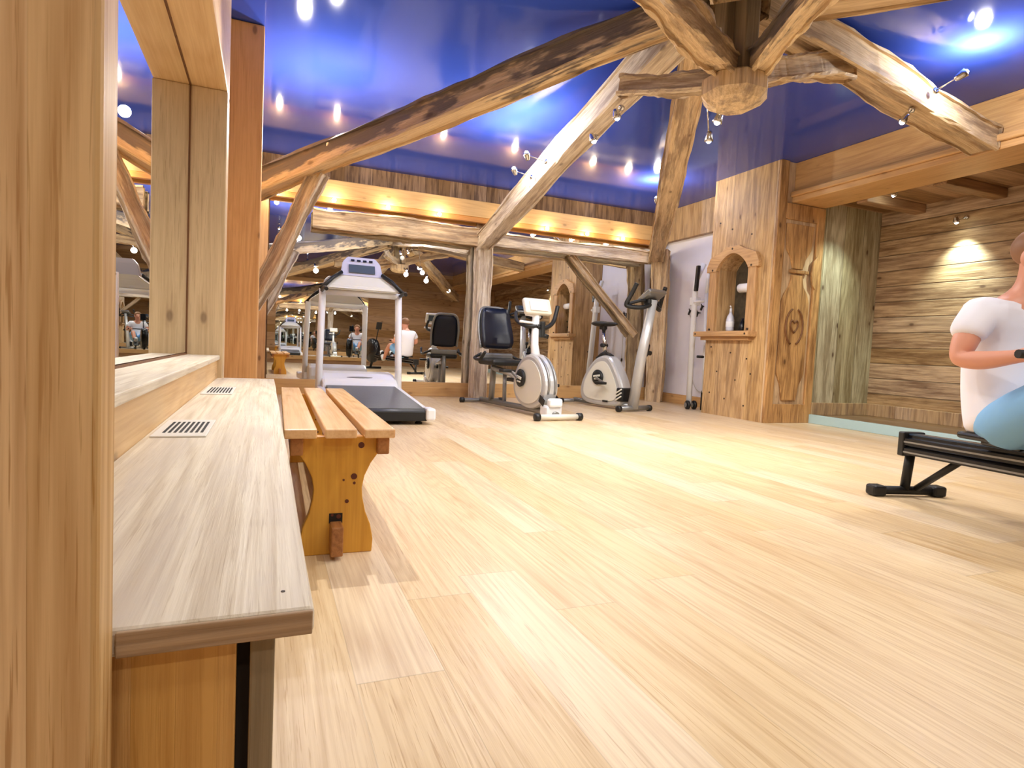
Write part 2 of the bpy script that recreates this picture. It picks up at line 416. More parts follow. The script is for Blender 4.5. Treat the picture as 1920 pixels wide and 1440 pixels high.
# ceiling with an octagonal opening for the lantern above the hub
HX, HY = 2.42, 2.80
def octo(r, z, bm): return [bm.verts.new((HX+r*math.cos(PI/8+k*PI/4), HY+r*math.sin(PI/8+k*PI/4), z)) for k in range(8)]
bm = NB()
x0, x1, y0, y1 = -.5, 5.45, YR-.1, YB+.1
outer = [bm.verts.new(p) for p in ((x1, HY, CZ), (x1, y1, CZ), (HX, y1, CZ), (x0, y1, CZ), (x0, HY, CZ), (x0, y0, CZ), (HX, y0, CZ), (x1, y0, CZ))]
inn = [bm.verts.new((HX+.50*math.cos(k*PI/4), HY+.50*math.sin(k*PI/4), CZ)) for k in range(8)]
for k in range(8): bm.faces.new((inn[k], outer[k], outer[(k+1) % 8], inn[(k+1) % 8]))
g = bmesh.ops.extrude_face_region(bm, geom=list(bm.faces)); bmesh.ops.translate(bm, verts=[v for v in g['geom'] if isinstance(v, bmesh.types.BMVert)], vec=(0, 0, .06))
struct('ceiling', bm, 'ceiling')
bm = NB()
lo = [bm.verts.new((HX+.50*math.cos(k*PI/4), HY+.50*math.sin(k*PI/4), CZ-.01)) for k in range(8)]
hi = [bm.verts.new((HX+.42*math.cos(k*PI/4), HY+.42*math.sin(k*PI/4), CZ+.85)) for k in range(8)]
lo2 = [bm.verts.new((HX+.54*math.cos(k*PI/4), HY+.54*math.sin(k*PI/4), CZ-.01)) for k in range(8)]
hi2 = [bm.verts.new((HX+.54*math.cos(k*PI/4), HY+.54*math.sin(k*PI/4), CZ+.9)) for k in range(8)]
for k in range(8):
    j = (k+1) % 8
    bm.faces.new((lo[k], lo[j], hi[j], hi[k])); bm.faces.new((lo2[j], lo2[k], hi2[k], hi2[j])); bm.faces.new((lo2[k], lo2[j], lo[j], lo[k]))
bm.faces.new(hi); bm.faces.new(hi2[::-1])
struct('trim_1', bm, 'lantern', 'pale board-lined lantern well above the central timber hub')

# back wall : old boards on top, light valance, mirror panels, bottom rail
bm = NB(); add_box(bm, -.5, 5.5, YB, YB+.12, 0, CZ); struct('wall_back', bm, 'old_vert_x')
bm = NB(); add_box(bm, -.33, 5.25, 7.22, YB, 2.265, 2.465, .006); struct('trim_2', bm, 'pine_x', 'pine valance board along the top of the back mirrors')
bm = NB(); add_box(bm, XL, 5.22, 7.235, 7.30, 2.205, 2.265, .004); struct('trim_3', bm, 'orange_trim', 'orange stained lip under the pine valance')
bm = NB(); add_box(bm, -.02, 5.2, 7.355, YB, 0, .178, .004); struct('baseboard_back', bm, 'pine_x')
def mirror(name, x0, x1, y, z0, z1, label, sgn=1):
    bm = NB(); add_box(bm, x0, x1, min(y, y+.008*sgn), max(y, y+.008*sgn), z0, z1); o = obj(name, bm, 'mirror'); return tag(o, label, 'mirror')
mirror('wall_mirror', .0, 2.44, 7.385, .178, 2.24, 'large mirror panel on the back wall behind the treadmill')
mirror('wall_mirror', 2.56, 5.12, 7.385, .178, 2.24, 'large mirror panel on the back wall behind the exercise bikes')
bm = NB(); add_box(bm, -.17, -.015, 7.25, YB, 0, 2.38, .006); struct('trim_4', bm, 'pine_z', 'pine stile at the left end of the back mirror')

# left wall: reveal with a mirror above the ledge
bm = NB(); add_box(bm, -.55, -.385, .2, 3.6, 0, CZ); add_box(bm, -.55, -.33, 3.6, YB, 0, CZ); add_box(bm, -.55, -.45, YR, .2, 0, CZ)
struct('wall_left', bm, 'left_boards')
bm = NB(); add_box(bm, -.385, -.21, .5, 3.60, 1.87, CZ-.002, .012); struct('trim_5', bm, 'pine_y', 'thick pine header above the mirrored reveal on the left')
bm = NB(); add_box(bm, -.385, -.21, 3.44, 3.60, .0, 1.87, .006); struct('trim_6', bm, 'jamb', 'pine jamb at the far end of the mirrored reveal')
bm = NB(); add_box(bm, -.385, -.235, .5, 3.44, 0, .515); struct('trim_7', bm, 'pine_y', 'pine riser between the ledge and the window sill')
bm = NB(); add_box(bm, -.385, -.222, .5, 3.44, .515, .537, .004); struct('trim_8', bm, 'ledge', 'pale sill board under the mirror of the left reveal')
t = thing('reveal_mirror', 'tall mirror set in the timber reveal above the ledge on the left wall', 'mirror', (-.378, 2, .54))
bm = NB(); add_box(bm, -.384, -.376, .5, 3.435, .548, 1.865); obj('mirror_glass', bm, 'mirror', t)
bm = NB(); add_box(bm, -.384, -.372, .5, 3.44, .537, .545); add_box(bm, -.384, -.372, 3.432, 3.44, .537, 1.87); add_box(bm, -.384, -.372, .5, 3.44, 1.862, 1.87)
obj('mirror_bead', bm, 'carve', t)
# column at the end of the ledge
bm = NB(); add_box(bm, -.325, -.058, 4.45, 4.60, 0, CZ-.003, .008)
tag(obj('timber_column', bm, 'pine_z'), 'square orange pine column rising from the far end of the ledge', 'column')
# near post
bm = NB(); add_box(bm, -.384, -.098, .453, .498, 0, CZ-.002, .004)
tag(obj('timber_post', bm, 'pine_post'), 'large glued pine post filling the left edge of the view', 'post')

# right wall
bm = NB(); add_box(bm, XR, XR+.15, 4.9, YB, 0, 2.26); struct('wall_right', bm, 'white_plaster')
bm = NB(); add_box(bm, XR-.08, XR+.15, 5.7, YB, 2.26, CZ, .004); struct('trim_9', bm, 'old_vert_y', 'old vertical boards above the white wall')
bm = NB(); add_box(bm, XR-.02, XR, 5.7, YB, 0, .13, .003); struct('baseboard_right', bm, 'pine_beam_y')
# pillar body
bm = NB()
# body built around the niche opening (Y 5.06-5.60, Z .97-1.80)
NY0, NY1, NZ0, NZ1 = 5.10, 5.56, .965, 1.66
PX0, PX1, PY0, PY1 = 4.80, 5.46, 4.78, 5.72
add_box(bm, PX0, PX1, PY0, NY0, 0, CZ); add_box(bm, PX0, PX1, NY1, PY1, 0, CZ)
add_box(bm, PX0, PX1, NY0, NY1, 0, NZ0)
add_box(bm, PX0+.26, PX1, NY0, NY1, NZ0, CZ)
arch = [(NY0, CZ), (NY0, NZ1)] + [(NY0+(NY1-NY0)*k/12, NZ1+.16*math.sin(PI*k/12)**.8) for k in range(1, 12)] + [(NY1, NZ1), (NY1, CZ)]
add_prism(bm, arch, (PX0, 0, 0), (0, 1, 0), (0, 0, 1), (1, 0, 0), .26)
pil = thing('wooden_pillar', 'massive knotty wooden pillar with an arched niche and a carved side panel', 'pillar', (5.13, 5.25, 0))
obj('pillar_body', bm, 'pillar', pil)
# niche frame
bm = NB()
for a, b_ in ((NY0-.13, NY0-.015), (NY1+.015, NY1+.13)): add_box(bm, 4.765, 4.80, a, b_, .955, 1.70, .006)
fr = obj('niche_frame', bm, 'niche_wood', pil)
bm = NB()
ap = []
for k in range(13):
    yy = NY0-.015+(NY1-NY0+.03)*k/12; ap.append((yy, 1.655+.165*math.sin(PI*k/12)**.8))
poly = [(NY0-.17, 1.70), (NY0-.17, 1.64)] + [(NY0-.015, 1.64)] + ap[0:] + [(NY1+.015, 1.64), (NY1+.17, 1.64), (NY1+.17, 1.70)]
topc = [(NY1+.12, 1.80), (NY1-.06, 1.86)] + [((NY0+NY1)/2+.1, 1.90), ((NY0+NY1)/2-.1, 1.90)] + [(NY0+.06, 1.86), (NY0-.12, 1.80)]
add_prism(bm, poly+topc, (4.755, 0, 0), (0, 1, 0), (0, 0, 1), (1, 0, 0), .045, .004)
obj('arched_head', bm, 'niche_wood_y', pil)
bm = NB(); add_box(bm, 4.67, 4.81, 4.93, 5.80, .895, .955, .01); add_box(bm, 4.73, 4.80, 4.98, 5.74, .855, .895, .006); obj('niche_shelf', bm, 'niche_wood_y', pil)
bm = NB(); add_box(bm, 5.045, 5.06, NY0, NY1, NZ0, 1.82); obj('niche_back', bm, 'dark_niche', pil, 'dark mottled back panel of the niche')
for yy, zz in ((NY0-.07, 1.66), (NY1+.07, 1.66), (NY0-.07, .98), (NY1+.07, .98), ((NY0+NY1)/2, 1.87), (4.97, .925), (5.76, .925)):
    bm = NB(); add_cyl(bm, (4.752 if zz > .96 else 4.668, yy, zz), (4.77, yy, zz), .012, seg=10); obj('peg', bm, 'nail', pil)
# carved panel on the pillar's second face
X0, X1, Yf = 4.80, 5.46, 4.78
bm = NB(); add_box(bm, X0, X0+.11, Yf-.03, Yf, 0, CZ, .006); add_box(bm, X1-.10, X1, Yf-.03, Yf, 0, 2.28, .006)
add_box(bm, X0+.11, X1-.10, Yf-.03, Yf, .0, .20, .006); add_box(bm, X0+.11, X1-.10, Yf-.03, Yf, 2.12, 2.28, .006)
obj('panel_frame', bm, 'pillar_x', pil)
bm = NB(); cx = (X0+X1)/2
half = [(.0, .24), (.10, .24), (.13, .40), (.19, .52), (.19, 1.28), (.16, 1.36), (.10, 1.44), (.08, 1.52), (.08, 1.56)]
poly = half + [(-x, z) for x, z in half[::-1]]
poly = [(x, z) for x, z in poly if True]
add_prism(bm, [(x, z) for i, (x, z) in enumerate(poly) if i not in (0, len(poly)-1)], (cx, Yf-.022, 0), (1, 0, 0), (0, 0, 1), (0, 1, 0), .022, .006)
half = [(.07, 1.62), (.10, 1.72), (.17, 1.82), (.19, 2.08)]
add_prism(bm, half+[(-x, z) for x, z in half[::-1]], (cx, Yf-.022, 0), (1, 0, 0), (0, 0, 1), (0, 1, 0), .022, .006)
obj('carved_panel', bm, 'pillar_x', pil)
bm = NB()
def arc(cx_, cz_, rx, rz, a0, a1, r, n=14):
    add_tube(bm, [(cx_+rx*math.cos(a0+(a1-a0)*k/n), Yf-.026, cz_+rz*math.sin(a0+(a1-a0)*k/n)) for k in range(n+1)], r, 6)
arc(cx, 1.02, .12, .19, -1.25, 1.25, .011); arc(cx, 1.02, .12, .19, PI-1.25, PI+1.25, .011)
hp = [(.0, -.075), (.045, -.02), (.055, .03), (.03, .055), (0, .03), (-.03, .055), (-.055, .03), (-.045, -.02)]
add_tube(bm, [(cx+x, Yf-.026, 1.03+z) for x, z in hp+hp[:1]], .009, 6, smooth=3)
obj('heart_carving', bm, 'carve', pil, 'dark carved heart inside two leaf arcs'); bm = NB()
add_box(bm, cx-.13, cx+.14, Yf-.04, Yf-.02, 1.575, 1.61, .006)
add_prism(bm, [(0, 1.42), (-.05, 1.47), (-.07, 1.59), (-.05, 1.71), (0, 1.77)], (X1-.09, Yf-.045, 0), (1, 0, 0), (0, 0, 1), (0, 1, 0), .02, .005)
obj('carving', bm, 'pillar_x', pil)
for (y, z) in ((5.62, .78), (5.3, .72), (5.05, .66), (5.5, .5), (5.2, .42), (4.98, .5), (5.6, .25), (5.35, .2), (5.05, .15), (5.4, 2.1), (5.1, 2.0), (5.6, 2.2)):
    bm = NB(); add_cyl(bm, (4.796, y, z), (4.802, y, z), .010, seg=8); obj('nail_head', bm, 'nail', pil)

# beam over the recess and moulding
bm = NB(); add_box(bm, 5.02, 5.46, YR, 4.78, 2.40, CZ, .006); struct('trim_10', bm, 'pine_beam_y', 'deep pine beam spanning the recess on the right')
bm = NB(); add_box(bm, 4.965, 5.46, YR, 4.775, 2.345, 2.40, .012); add_box(bm, 4.99, 5.46, YR, 4.775, 2.29, 2.345, .006); struct('trim_11', bm, 'pine_beam_y', 'stepped moulding under the pine beam on the right')
# recess
RX = 6.35
bm = NB(); add_box(bm, 5.46, RX+.1, 4.78, 4.9, 0, 2.4); struct('wall_recess_side', bm, 'side_boards')
bm = NB(); add_box(bm, RX, RX+.12, YR, 4.78, 0, 2.4); struct('wall_recess_back', bm, 'log')
bm = NB(); add_box(bm, 5.46, RX, YR, 4.78, 2.36, 2.40); struct('ceiling_recess', bm, 'recess_ceiling')
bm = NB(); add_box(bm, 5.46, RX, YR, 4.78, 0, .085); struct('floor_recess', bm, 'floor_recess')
bm = NB(); add_box(bm, 5.43, 5.475, YR, 4.75, 0, .095, .004); struct('trim_12', bm, 'step_blue', 'pale blue grey strip along the foot of the recess')
bm = NB(); add_box(bm, RX-.03, RX, YR, 4.78, .085, .22, .004); add_box(bm, 5.46, RX-.03, 4.75, 4.78, .085, .22, .004); struct('baseboard_recess', bm, 'old_vert_y')
k = 0
for yy in (4.35, 3.6, 2.85, 2.1, 1.35, .6):
    bm = NB(); add_box(bm, 5.47, RX, yy-.06, yy+.06, 2.27, 2.36, .01)
    k += 1; struct('trim_%d' % (12+k), bm, 'recess_ceiling', 'dark joist under the recess ceiling')
# rear wall (behind the camera, seen only in the mirrors)
bm = NB(); add_box(bm, -.5, RX+.1, YR-.12, YR, 0, CZ); struct('wall_rear', bm, 'rear_boards')
mirror('wall_mirror', .2, 2.6, YR, .2, 2.2, 'mirror panel on the rear wall seen through the back mirrors', 1)
bm = NB(); add_box(bm, .12, 2.68, YR, YR+.03, .1, .2, .004); add_box(bm, .12, 2.68, YR, YR+.03, 2.2, 2.3, .004); struct('trim_20', bm, 'pine_x', 'pine rails of the rear mirror')

# ------------------------------------------------------------------ ledge
t = thing('ledge_seat', 'long pale timber ledge with floor vents running along the left wall', 'ledge', (-.1, 2, 0))
bm = NB(); add_box(bm, -.235, .042, .505, 3.47, .398, .42, .004)
bmesh.ops.subdivide_edges(bm, edges=[e for e in bm.edges if e.calc_length() > .2], cuts=30)
for v in bm.verts:
    if v.co.x > .03: v.co.x += .0008*math.sin(v.co.y*7)
obj('ledge_top', bm, 'ledge', t)
bm = NB(); add_box(bm, -.098, .040, .502, .506, .399, .4185, .001); obj('end_grain', bm, 'end_grain', t, 'brown sawn end of the ledge board')
bm = NB(); add_box(bm, -.007, .012, .515, 3.46, 0, .398, .002); obj('front_board', bm, 'ledge_side', t, 'grey brown board under the front edge')
bm = NB(); add_box(bm, -.235, -.017, .515, .53, 0, .398, .001); obj('end_panel', bm, 'ledge_end', t, 'honey coloured end panel')
bm = NB(); add_box(bm, -.018, -.006, .53, .54, 0, .398); obj('gap_strip', bm, 'seam', t)
bm = NB(); add_cyl(bm, (.018, .545, .4195), (.018, .545, .4206), .0018, seg=10); obj('nail_head', bm, 'nail', t)
def vent(y0, y1, label):
    t = thing('vent_grille', label, 'vent', (-.165, (y0+y1)/2, .42), 0, 'white vents let into the ledge')
    bm = NB(); add_box(bm, -.222, -.116, y0, y1, .42, .424, .0015); obj('vent_plate', bm, 'ventmetal', t)
    bm = NB(); n = 8
    for i in range(n):
        xx = -.205+i*.0105
        add_box(bm, xx, xx+.0055, y0+.045, y1-.045, .4238, .4246)
    obj('vent_slots', bm, 'black_hole', t)
vent(1.43, 1.70, 'white slotted vent nearer the camera on the ledge')
vent(2.46, 2.80, 'white slotted vent farther along the ledge near the column')

# ------------------------------------------------------------------ slatted bench
t = thing('slatted_bench', 'orange varnished slatted wooden bench with waisted trestle ends beside the ledge', 'bench', (.05, 1.79, 0), math.radians(-.9))
L_ = 1.56
for i in range(3):
    bm = NB(); xx = i*.112; add_box(bm, xx, xx+.090, 0, L_, .357, .385, .004); part('slat', bm, 'bench_top', t)
hh = [(.085, .0), (.095, .06), (.085, .12), (.065, .17), (.062, .20), (.070, .24), (.095, .29), (.12, .335), (.13, .357)]
hh = [(.105, 0), (.107, .04), (.098, .085), (.082, .125), (.072, .17), (.070, .20), (.076, .235), (.094, .275), (.118, .31), (.125, .357)]
prof = [(x, z) for x, z in hh] + [(-x, z) for x, z in hh[::-1]]
for yy in (.045, L_-.08):
    bm = NB(); add_prism(bm, prof, (.157, yy, 0), (1, 0, 0), (0, 0, 1), (0, 1, 0), .035, .003); lg = part('leg', bm, 'bench_leg', t)
    for x, z, r in ((.06, .235, .011), (.035, .16, .007), (.005, .115, .008), (.085, .33, .011), (-.02, .12, .005), (.062, .215, .005), (.02, .225, .004)):
        bm = NB(); add_cyl(bm, (.157+x*.75, yy-.0012, z), (.157+x*.75, yy+.002, z), r*.85, seg=12); part('knot', bm, 'knot', lg)
    bm = NB(); add_box(bm, .133, .172, yy-.001, yy+.002, .095, .125); part('mortise', bm, 'seam', lg)
for xx in (.018, .265):
    bm = NB(); add_box(bm, xx, xx+.036, .02, L_-.03, .305, .357, .004); part('side_rail', bm, 'bench_rail', t)
bm = NB(); add_box(bm, .135, .170, -.02, L_+.02, .012, .10, .004); part('stretcher', bm, 'bench_rail', t)
bm = NB(); add_prism(bm, [(.08, .10), (.5, .33), (.53, .30), (.12, .07)], (.14, 0, 0), (0, 1, 0), (0, 0, 1), (1, 0, 0), .03, .003); part('brace', bm, 'bench_rail', t)

# ------------------------------------------------------------------ roof timbers
TOP = (2.30, 2.88, 2.60)
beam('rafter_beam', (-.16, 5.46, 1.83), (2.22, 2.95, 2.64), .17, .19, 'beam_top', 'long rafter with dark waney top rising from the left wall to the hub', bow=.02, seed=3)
beam('rafter_beam', (2.48, 7.22, 1.96), (2.26, 2.95, 2.64), .18, .22, 'beam_pale', 'pale rafter rising from the post between the mirrors to the hub', bow=.03, seed=5)
beam('rafter_beam', (4.98, 7.06, 2.02), (2.34, 3.0, 2.66), .21, .22, 'beam', 'rafter leaning from the back right corner post to the hub', bow=.05, seed=8)
beam('rafter_beam', (4.97, 2.97, 2.37), (2.52, 2.78, 2.62), .22, .19, 'beam', 'thick tan rafter landing on the right hand beam', bow=.03, seed=11)
beam('rafter_beam', (4.9, -1.6, 2.0), (2.6, 2.55, 2.62), .2, .22, 'beam', 'rafter running to the rear right corner seen in the mirror', seed=12)
beam('rafter_beam', (2.3, YR+.05, 1.95), (2.42, 2.5, 2.62), .2, .22, 'beam_pale', 'rafter running to the middle of the rear wall', seed=13)
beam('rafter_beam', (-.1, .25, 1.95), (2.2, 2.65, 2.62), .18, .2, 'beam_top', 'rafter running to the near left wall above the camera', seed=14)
# hub
hub = thing('central_hub', 'octagonal hanging timber boss where all the roof beams meet', 'roof boss', (HX, HY-.02, 2.1))
bm = NB()
cx, cy = 2.40, 2.76
def ngon(r, z, k0=PI/8, n=8): return [bm.verts.new((cx+r*math.cos(k0+k*2*PI/n), cy+r*math.sin(k0+k*2*PI/n), z)) for k in range(n)]
rr = [ngon(.10, 2.05), ngon(.15, 2.075), ngon(.185, 2.115), ngon(.185, 2.195), ngon(.175, 2.205)]
for i in range(4):
    for k in range(8): bm.faces.new((rr[i][k], rr[i][(k+1) % 8], rr[i+1][(k+1) % 8], rr[i+1][k]))
bm.faces.new(rr[0][::-1]); bm.faces.new(rr[-1])
obj('boss', bm, 'boss', hub)
for dx, dy, w, mt_ in ((-.06, .03, .10, 'beam_dark'), (.06, .06, .08, 'boss'), (.0, -.06, .10, 'beam_dark')):
    bm = NB(); add_box(bm, cx+dx-w/2, cx+dx+w/2, cy+dy-.05, cy+dy+.05, 2.22, 3.4, .01); obj('hub_post', bm, mt_ if mt_ == 'boss' else 'ledge_side', hub)
# struts and collars
beam('collar_beam', (2.02, 3.36, 2.31), (2.36, 2.82, 2.22), .09, .12, 'beam_pale', 'short pale collar between the boss and the middle rafter', seed=21)
beam('collar_beam', (3.36, 2.84, 2.50), (2.48, 2.76, 2.25), .12, .15, 'beam', 'curved collar between the boss and the right rafter', seed=22, bow=.03)
beam('strut_beam', (1.25, 2.12, 2.20), (2.33, 2.74, 2.25), .13, .15, 'beam', 'heavy golden strut coming down to the boss from the upper left', seed=23, wob=.018)
beam('strut_beam', (2.06, 1.62, 2.28), (2.44, 2.70, 2.26), .115, .15, 'beam_top', 'dark sided strut coming down to the boss from the upper right', seed=24, wob=.014)
# wall posts, ties and braces
beam('wall_post', (2.50, 7.22, 0), (2.50, 7.22, 2.02), .20, .19, 'beam_pale', 'timber post standing between the two back mirrors', cat='post', seed=31, wob=.008)
beam('wall_post', (5.10, 7.10, 0), (5.06, 7.06, 2.12), .22, .22, 'beam', 'natural timber post in the back right corner', cat='post', seed=32, wob=.014, bow=.03)
beam('tie_beam', (.45, 7.25, 2.02), (2.42, 7.25, 2.02), .14, .23, 'beam', 'hewn horizontal tie beam across the top of the left mirror', seed=33, wob=.012)
beam('tie_beam', (2.58, 7.25, 2.02), (5.02, 7.2, 2.02), .13, .17, 'beam_pale', 'hewn horizontal tie beam across the top of the right mirror', seed=34, wob=.012)
beam('diagonal_brace', (3.78, 7.31, 1.95), (4.86, 7.30, .93), .06, .10, 'beam', 'diagonal brace from the tie beam down to the corner post', cat='brace', seed=35, wob=.01)
beam('diagonal_brace', (-.12, 5.35, .88), (.36, 5.05, 1.96), .11, .13, 'beam_pale', 'steep brace under the left rafter beside the treadmill', cat='brace', seed=36, wob=.012)

# ------------------------------------------------------------------ lamps
lamp_n = [0]
def spot(base, head, aim, label, power=25, kind='point', col=(1, .95, .88), face='lampface', r=.03, group='small spotlights on the roof timbers', size=.018, ang=165, blend=1.0):
    t = thing('spotlight', label, 'spotlight', base, 0, group)
    b_, h, a = Vector(base), Vector(head), Vector(aim).normalized()
    bm = NB(); add_lathe(bm, [(.022, 0), (.022, .008), (.012, .014)], b_, (h-b_) if (h-b_).length > .01 else (0, 0, -1), 14); add_cyl(bm, b_, h, .005, seg=8); obj('bracket', bm, 'chrome', t)
    bm = NB(); q = h; add_lathe(bm, [(.012, -.045), (.020, -.03), (.026, 0), (.030, .02), (.027, .02), (.022, .004)], q, a, 18); obj('lamp_head', bm, 'chrome', t)
    bm = NB(); add_ellipsoid(bm, q+a*.016, (size, size, size), seg=12); obj('bulb', bm, face, t)
    ld = bpy.data.lights.new('spotlight_lamp', 'SPOT' if kind == 'spot' else 'POINT'); ld.energy = power; ld.color = col; ld.shadow_soft_size = r
    if kind == 'spot': ld.spot_size = math.radians(ang); ld.spot_blend = blend
    lo = bpy.data.objects.new('spotlight_lamp', ld); C.objects.link(lo); lo.location = q+a*(.04+r+size)
    lo.rotation_euler = a.to_track_quat('-Z', 'Y').to_euler()
    lo.parent = t; lo.matrix_parent_inverse = MW[t.name].inverted()
    return t
P1 = 20
SPOTS = [
 ((.27, 5.15, 2.03), (.245, 5.12, 2.10), (-.3, -.2, 1), 'upward spotlight at the low end of the left rafter, left of the pair'),
 ((.43, 4.85, 2.05), (.40, 4.80, 2.11), (.2, -.3, 1), 'upward spotlight at the low end of the left rafter, right of the pair'),
 ((2.28, 5.30, 2.27), (2.08, 5.25, 2.29), (-.5, -.2, 1), 'lower upward spotlight on the left side of the middle rafter'),
 ((2.24, 4.90, 2.30), (2.03, 4.85, 2.31), (-.4, -.3, 1), 'upper upward spotlight on the left side of the middle rafter'),
 ((2.33, 4.20, 2.32), (2.27, 4.13, 2.27), (.4, -.2, -1), 'downward spotlight on the right side of the middle rafter, lower one'),
 ((2.28, 3.76, 2.38), (2.22, 3.72, 2.30), (.4, .1, -1), 'downward spotlight on the right side of the middle rafter, upper one'),
 ((2.46, 2.93, 2.12), (2.50, 3.00, 2.09), (-.2, .3, -1), 'downward spotlight fixed under the octagonal boss'),
 ((2.64, 3.32, 2.52), (2.70, 3.32, 2.11), (.3, .4, -1), 'downward spotlight hanging beside the corner rafter near the boss'),
 ((4.38, 6.06, 2.36), (4.2, 6.03, 2.48), (-.3, -.3, 1), 'spotlight high beside the corner rafter above the right mirror'),
 ((4.10, 2.78, 2.50), (4.05, 2.58, 2.52), (.4, -.7, .5), 'bright spotlight on the upper side of the right rafter'),
 ((4.03, 2.88, 2.40), (3.96, 2.88, 2.32), (-.2, .6, -1), 'spotlight under the right rafter beside the beam'),
]
for s_ in SPOTS: spot(*s_, power=P1*(.95 if s_[2][2] > 0 else 2.3), kind='point' if s_[2][2] > 0 else 'spot', r=.04)
# fill lamps added out of view to brighten the near and rear room
for i, (x, y) in enumerate(((.9, 1.45), (1.5, 2.1), (2.33, -1.2), (2.40, .6), (4.35, -.55), (3.3, 1.4))):
    spot((x, y, 2.27), (x, y, 2.19), (.15*(-1)**i, .2, -1), ('added fill lamp under the near left rafter, outer one', 'added fill lamp under the near left rafter, inner one', 'added fill lamp under the rear rafter, outer one', 'added fill lamp under the rear rafter, inner one', 'added fill lamp under the rear right rafter, outer one', 'added fill lamp under the rear right rafter, inner one')[i], power=P1*(1.1 if i != 5 else 1.5), kind='spot', r=.05, group='added fill lamps over the near half of the room')
# lamp in the ceiling that throws the bench shadow
spot((.16, 3.05, 2.695), (.16, 3.05, 2.62), (0, -.3, -1), 'ceiling spotlight above the slatted bench', power=85, kind="spot", r=.012, ang=75, group='ceiling spotlights')
spot((-.02, 1.0, 2.695), (-.02, 1.0, 2.62), (0, .3, -1), 'ceiling spotlight above the near end of the ledge', power=8, kind='spot', r=.03, ang=90, group='ceiling spotlights')
for i, (x, y) in enumerate(((-.1, -1.3), (.9, -1.3), (3.4, -1.3), (.3, -.3), (1.6, -.2), (3.4, .2))):  # unseen ceiling lamps added to light the post and near floor
    spot((x, y, 2.695), (x, y, 2.62), (0, .15, -1), 'added ceiling fill lamp behind the camera, ' + ('nearest the left wall', 'left of the rear rafter', 'right of the rear rafter', 'in front of the ledge end', 'above the middle of the near floor', 'above the rowing machine')[i], power=(15, 18, 20, 13, 15, 18)[i], kind='spot', r=.05, group='added ceiling fill lamps of the near room')
# recess lamps
spot((RX-.01, 3.88, 2.15), (RX-.16, 3.88, 2.10), (.22, 0, -1), 'spotlight on the log wall above the rowing person', power=55, kind='spot', ang=95, col=(.82, 1, .9), face='lampcool', group='spotlights in the recess')
spot((5.62, 4.10, 2.355), (5.62, 4.12, 2.33), (-.05, .6, -1), 'spotlight recessed between the joists near the board wall', power=38, kind='spot', ang=70, col=(.82, 1, .9), face='lampcool', group='spotlights in the recess')
spot((RX-.01, 1.6, 2.15), (RX-.13, 1.6, 2.12), (.3, 0, -1), 'spotlight on the near part of the log wall', power=25, kind='spot', ang=110, col=(.9, 1, .92), face='lampcool', group='spotlights in the recess')
# valance bulbs
for i, x in enumerate((.07, .67, 1.28, 1.90, 2.83, 3.345, 3.94, 4.5)):
    t = thing('valance_bulb', 'warm round bulb under the pine valance, %s' % ('first from the left wall', 'second from the left wall', 'third from the left wall', 'just left of the middle post', 'just right of the middle post', 'second to the right of the middle post', 'third to the right of the middle post', 'nearest the back right corner')[i], 'bulb', (x, 7.2, 2.25), 0, 'warm bulbs along the valance')
    bm = NB(); add_cyl(bm, (x, 7.232, 2.235), (x, 7.205, 2.232), .014, seg=12); obj('socket', bm, 'chrome', t)
    bm = NB(); add_ellipsoid(bm, (x, 7.188, 2.230), (.024, .024, .024), seg=14); obj('bulb', bm, 'bulb', t)
    ld = bpy.data.lights.new('valance_lamp', 'POINT'); ld.energy = 2.2; ld.color = (1, .85, .62); ld.shadow_soft_size = .025
    lo = bpy.data.objects.new('valance_lamp', ld); C.objects.link(lo); lo.location = (x, 7.12, 2.22); lo.parent = t; lo.matrix_parent_inverse = MW[t.name].inverted()

# ------------------------------------------------------------------ treadmill
t = thing('treadmill', 'white treadmill with grey belt facing the back mirror', 'treadmill', (.86, 4.75, 0), math.radians(-.6))
W2 = .41
bm = NB()
for s in (-1, 1):
    add_prism(bm, [(0.0, .045), (.02, .10), (1.55, .205), (1.62, .12), (1.5, .07)], (s*(W2-.075) - (.0 if s > 0 else .075), 0, 0), (0, 1, 0), (0, 0, 1), (1, 0, 0), .075, .012)
part('side_rail', bm, 'white', t)
bm = NB(); add_box(bm, -.33, .33, -.02, 1.45, .085, .13, .0)
for v in bm.verts: v.co.z += (v.co.y)*.062
add_tube(bm, [(-.33, -.0, .085), (.33, -.0, .085)], .045, 16)
part('belt', bm, 'belt', t)
bm = NB(); add_box(bm, -.35, .35, -.055, -.03, .03, .11, .008); add_box(bm, -.335, .335, .02, 1.4, .045, .075); part('rear_frame', bm, 'black', t)
for s in (-1, 1):
    bm = NB(); add_box(bm, s*.375-.04, s*.375+.04, -.075, .08, .035, .135, .018); part('end_cap', bm, 'white', t)
    bm = NB(); add_lathe(bm, [(.03, 0), (.03, .012), (.018, .02), (.018, .045)], (s*.30, .04, 0), (0, 0, 1), 14); part('foot', bm, 'black', t)
bm = NB()
sec = [(1.28, .19), (1.30, .235), (1.38, .27), (1.55, .315), (1.75, .33), (1.88, .29), (1.93, .18), (1.93, .06), (1.30, .06)]
add_prism(bm, sec, (-.37, 0, 0), (0, 1, 0), (0, 0, 1), (1, 0, 0), .74, .03); part('motor_hood', bm, 'white', t)
bm = NB(); add_ellipsoid(bm, (0, 1.42, .283), (.13, .02, .006), Matrix.Rotation(.28, 3, 'X')); part('hood_logo', bm, 'greymetal', t)
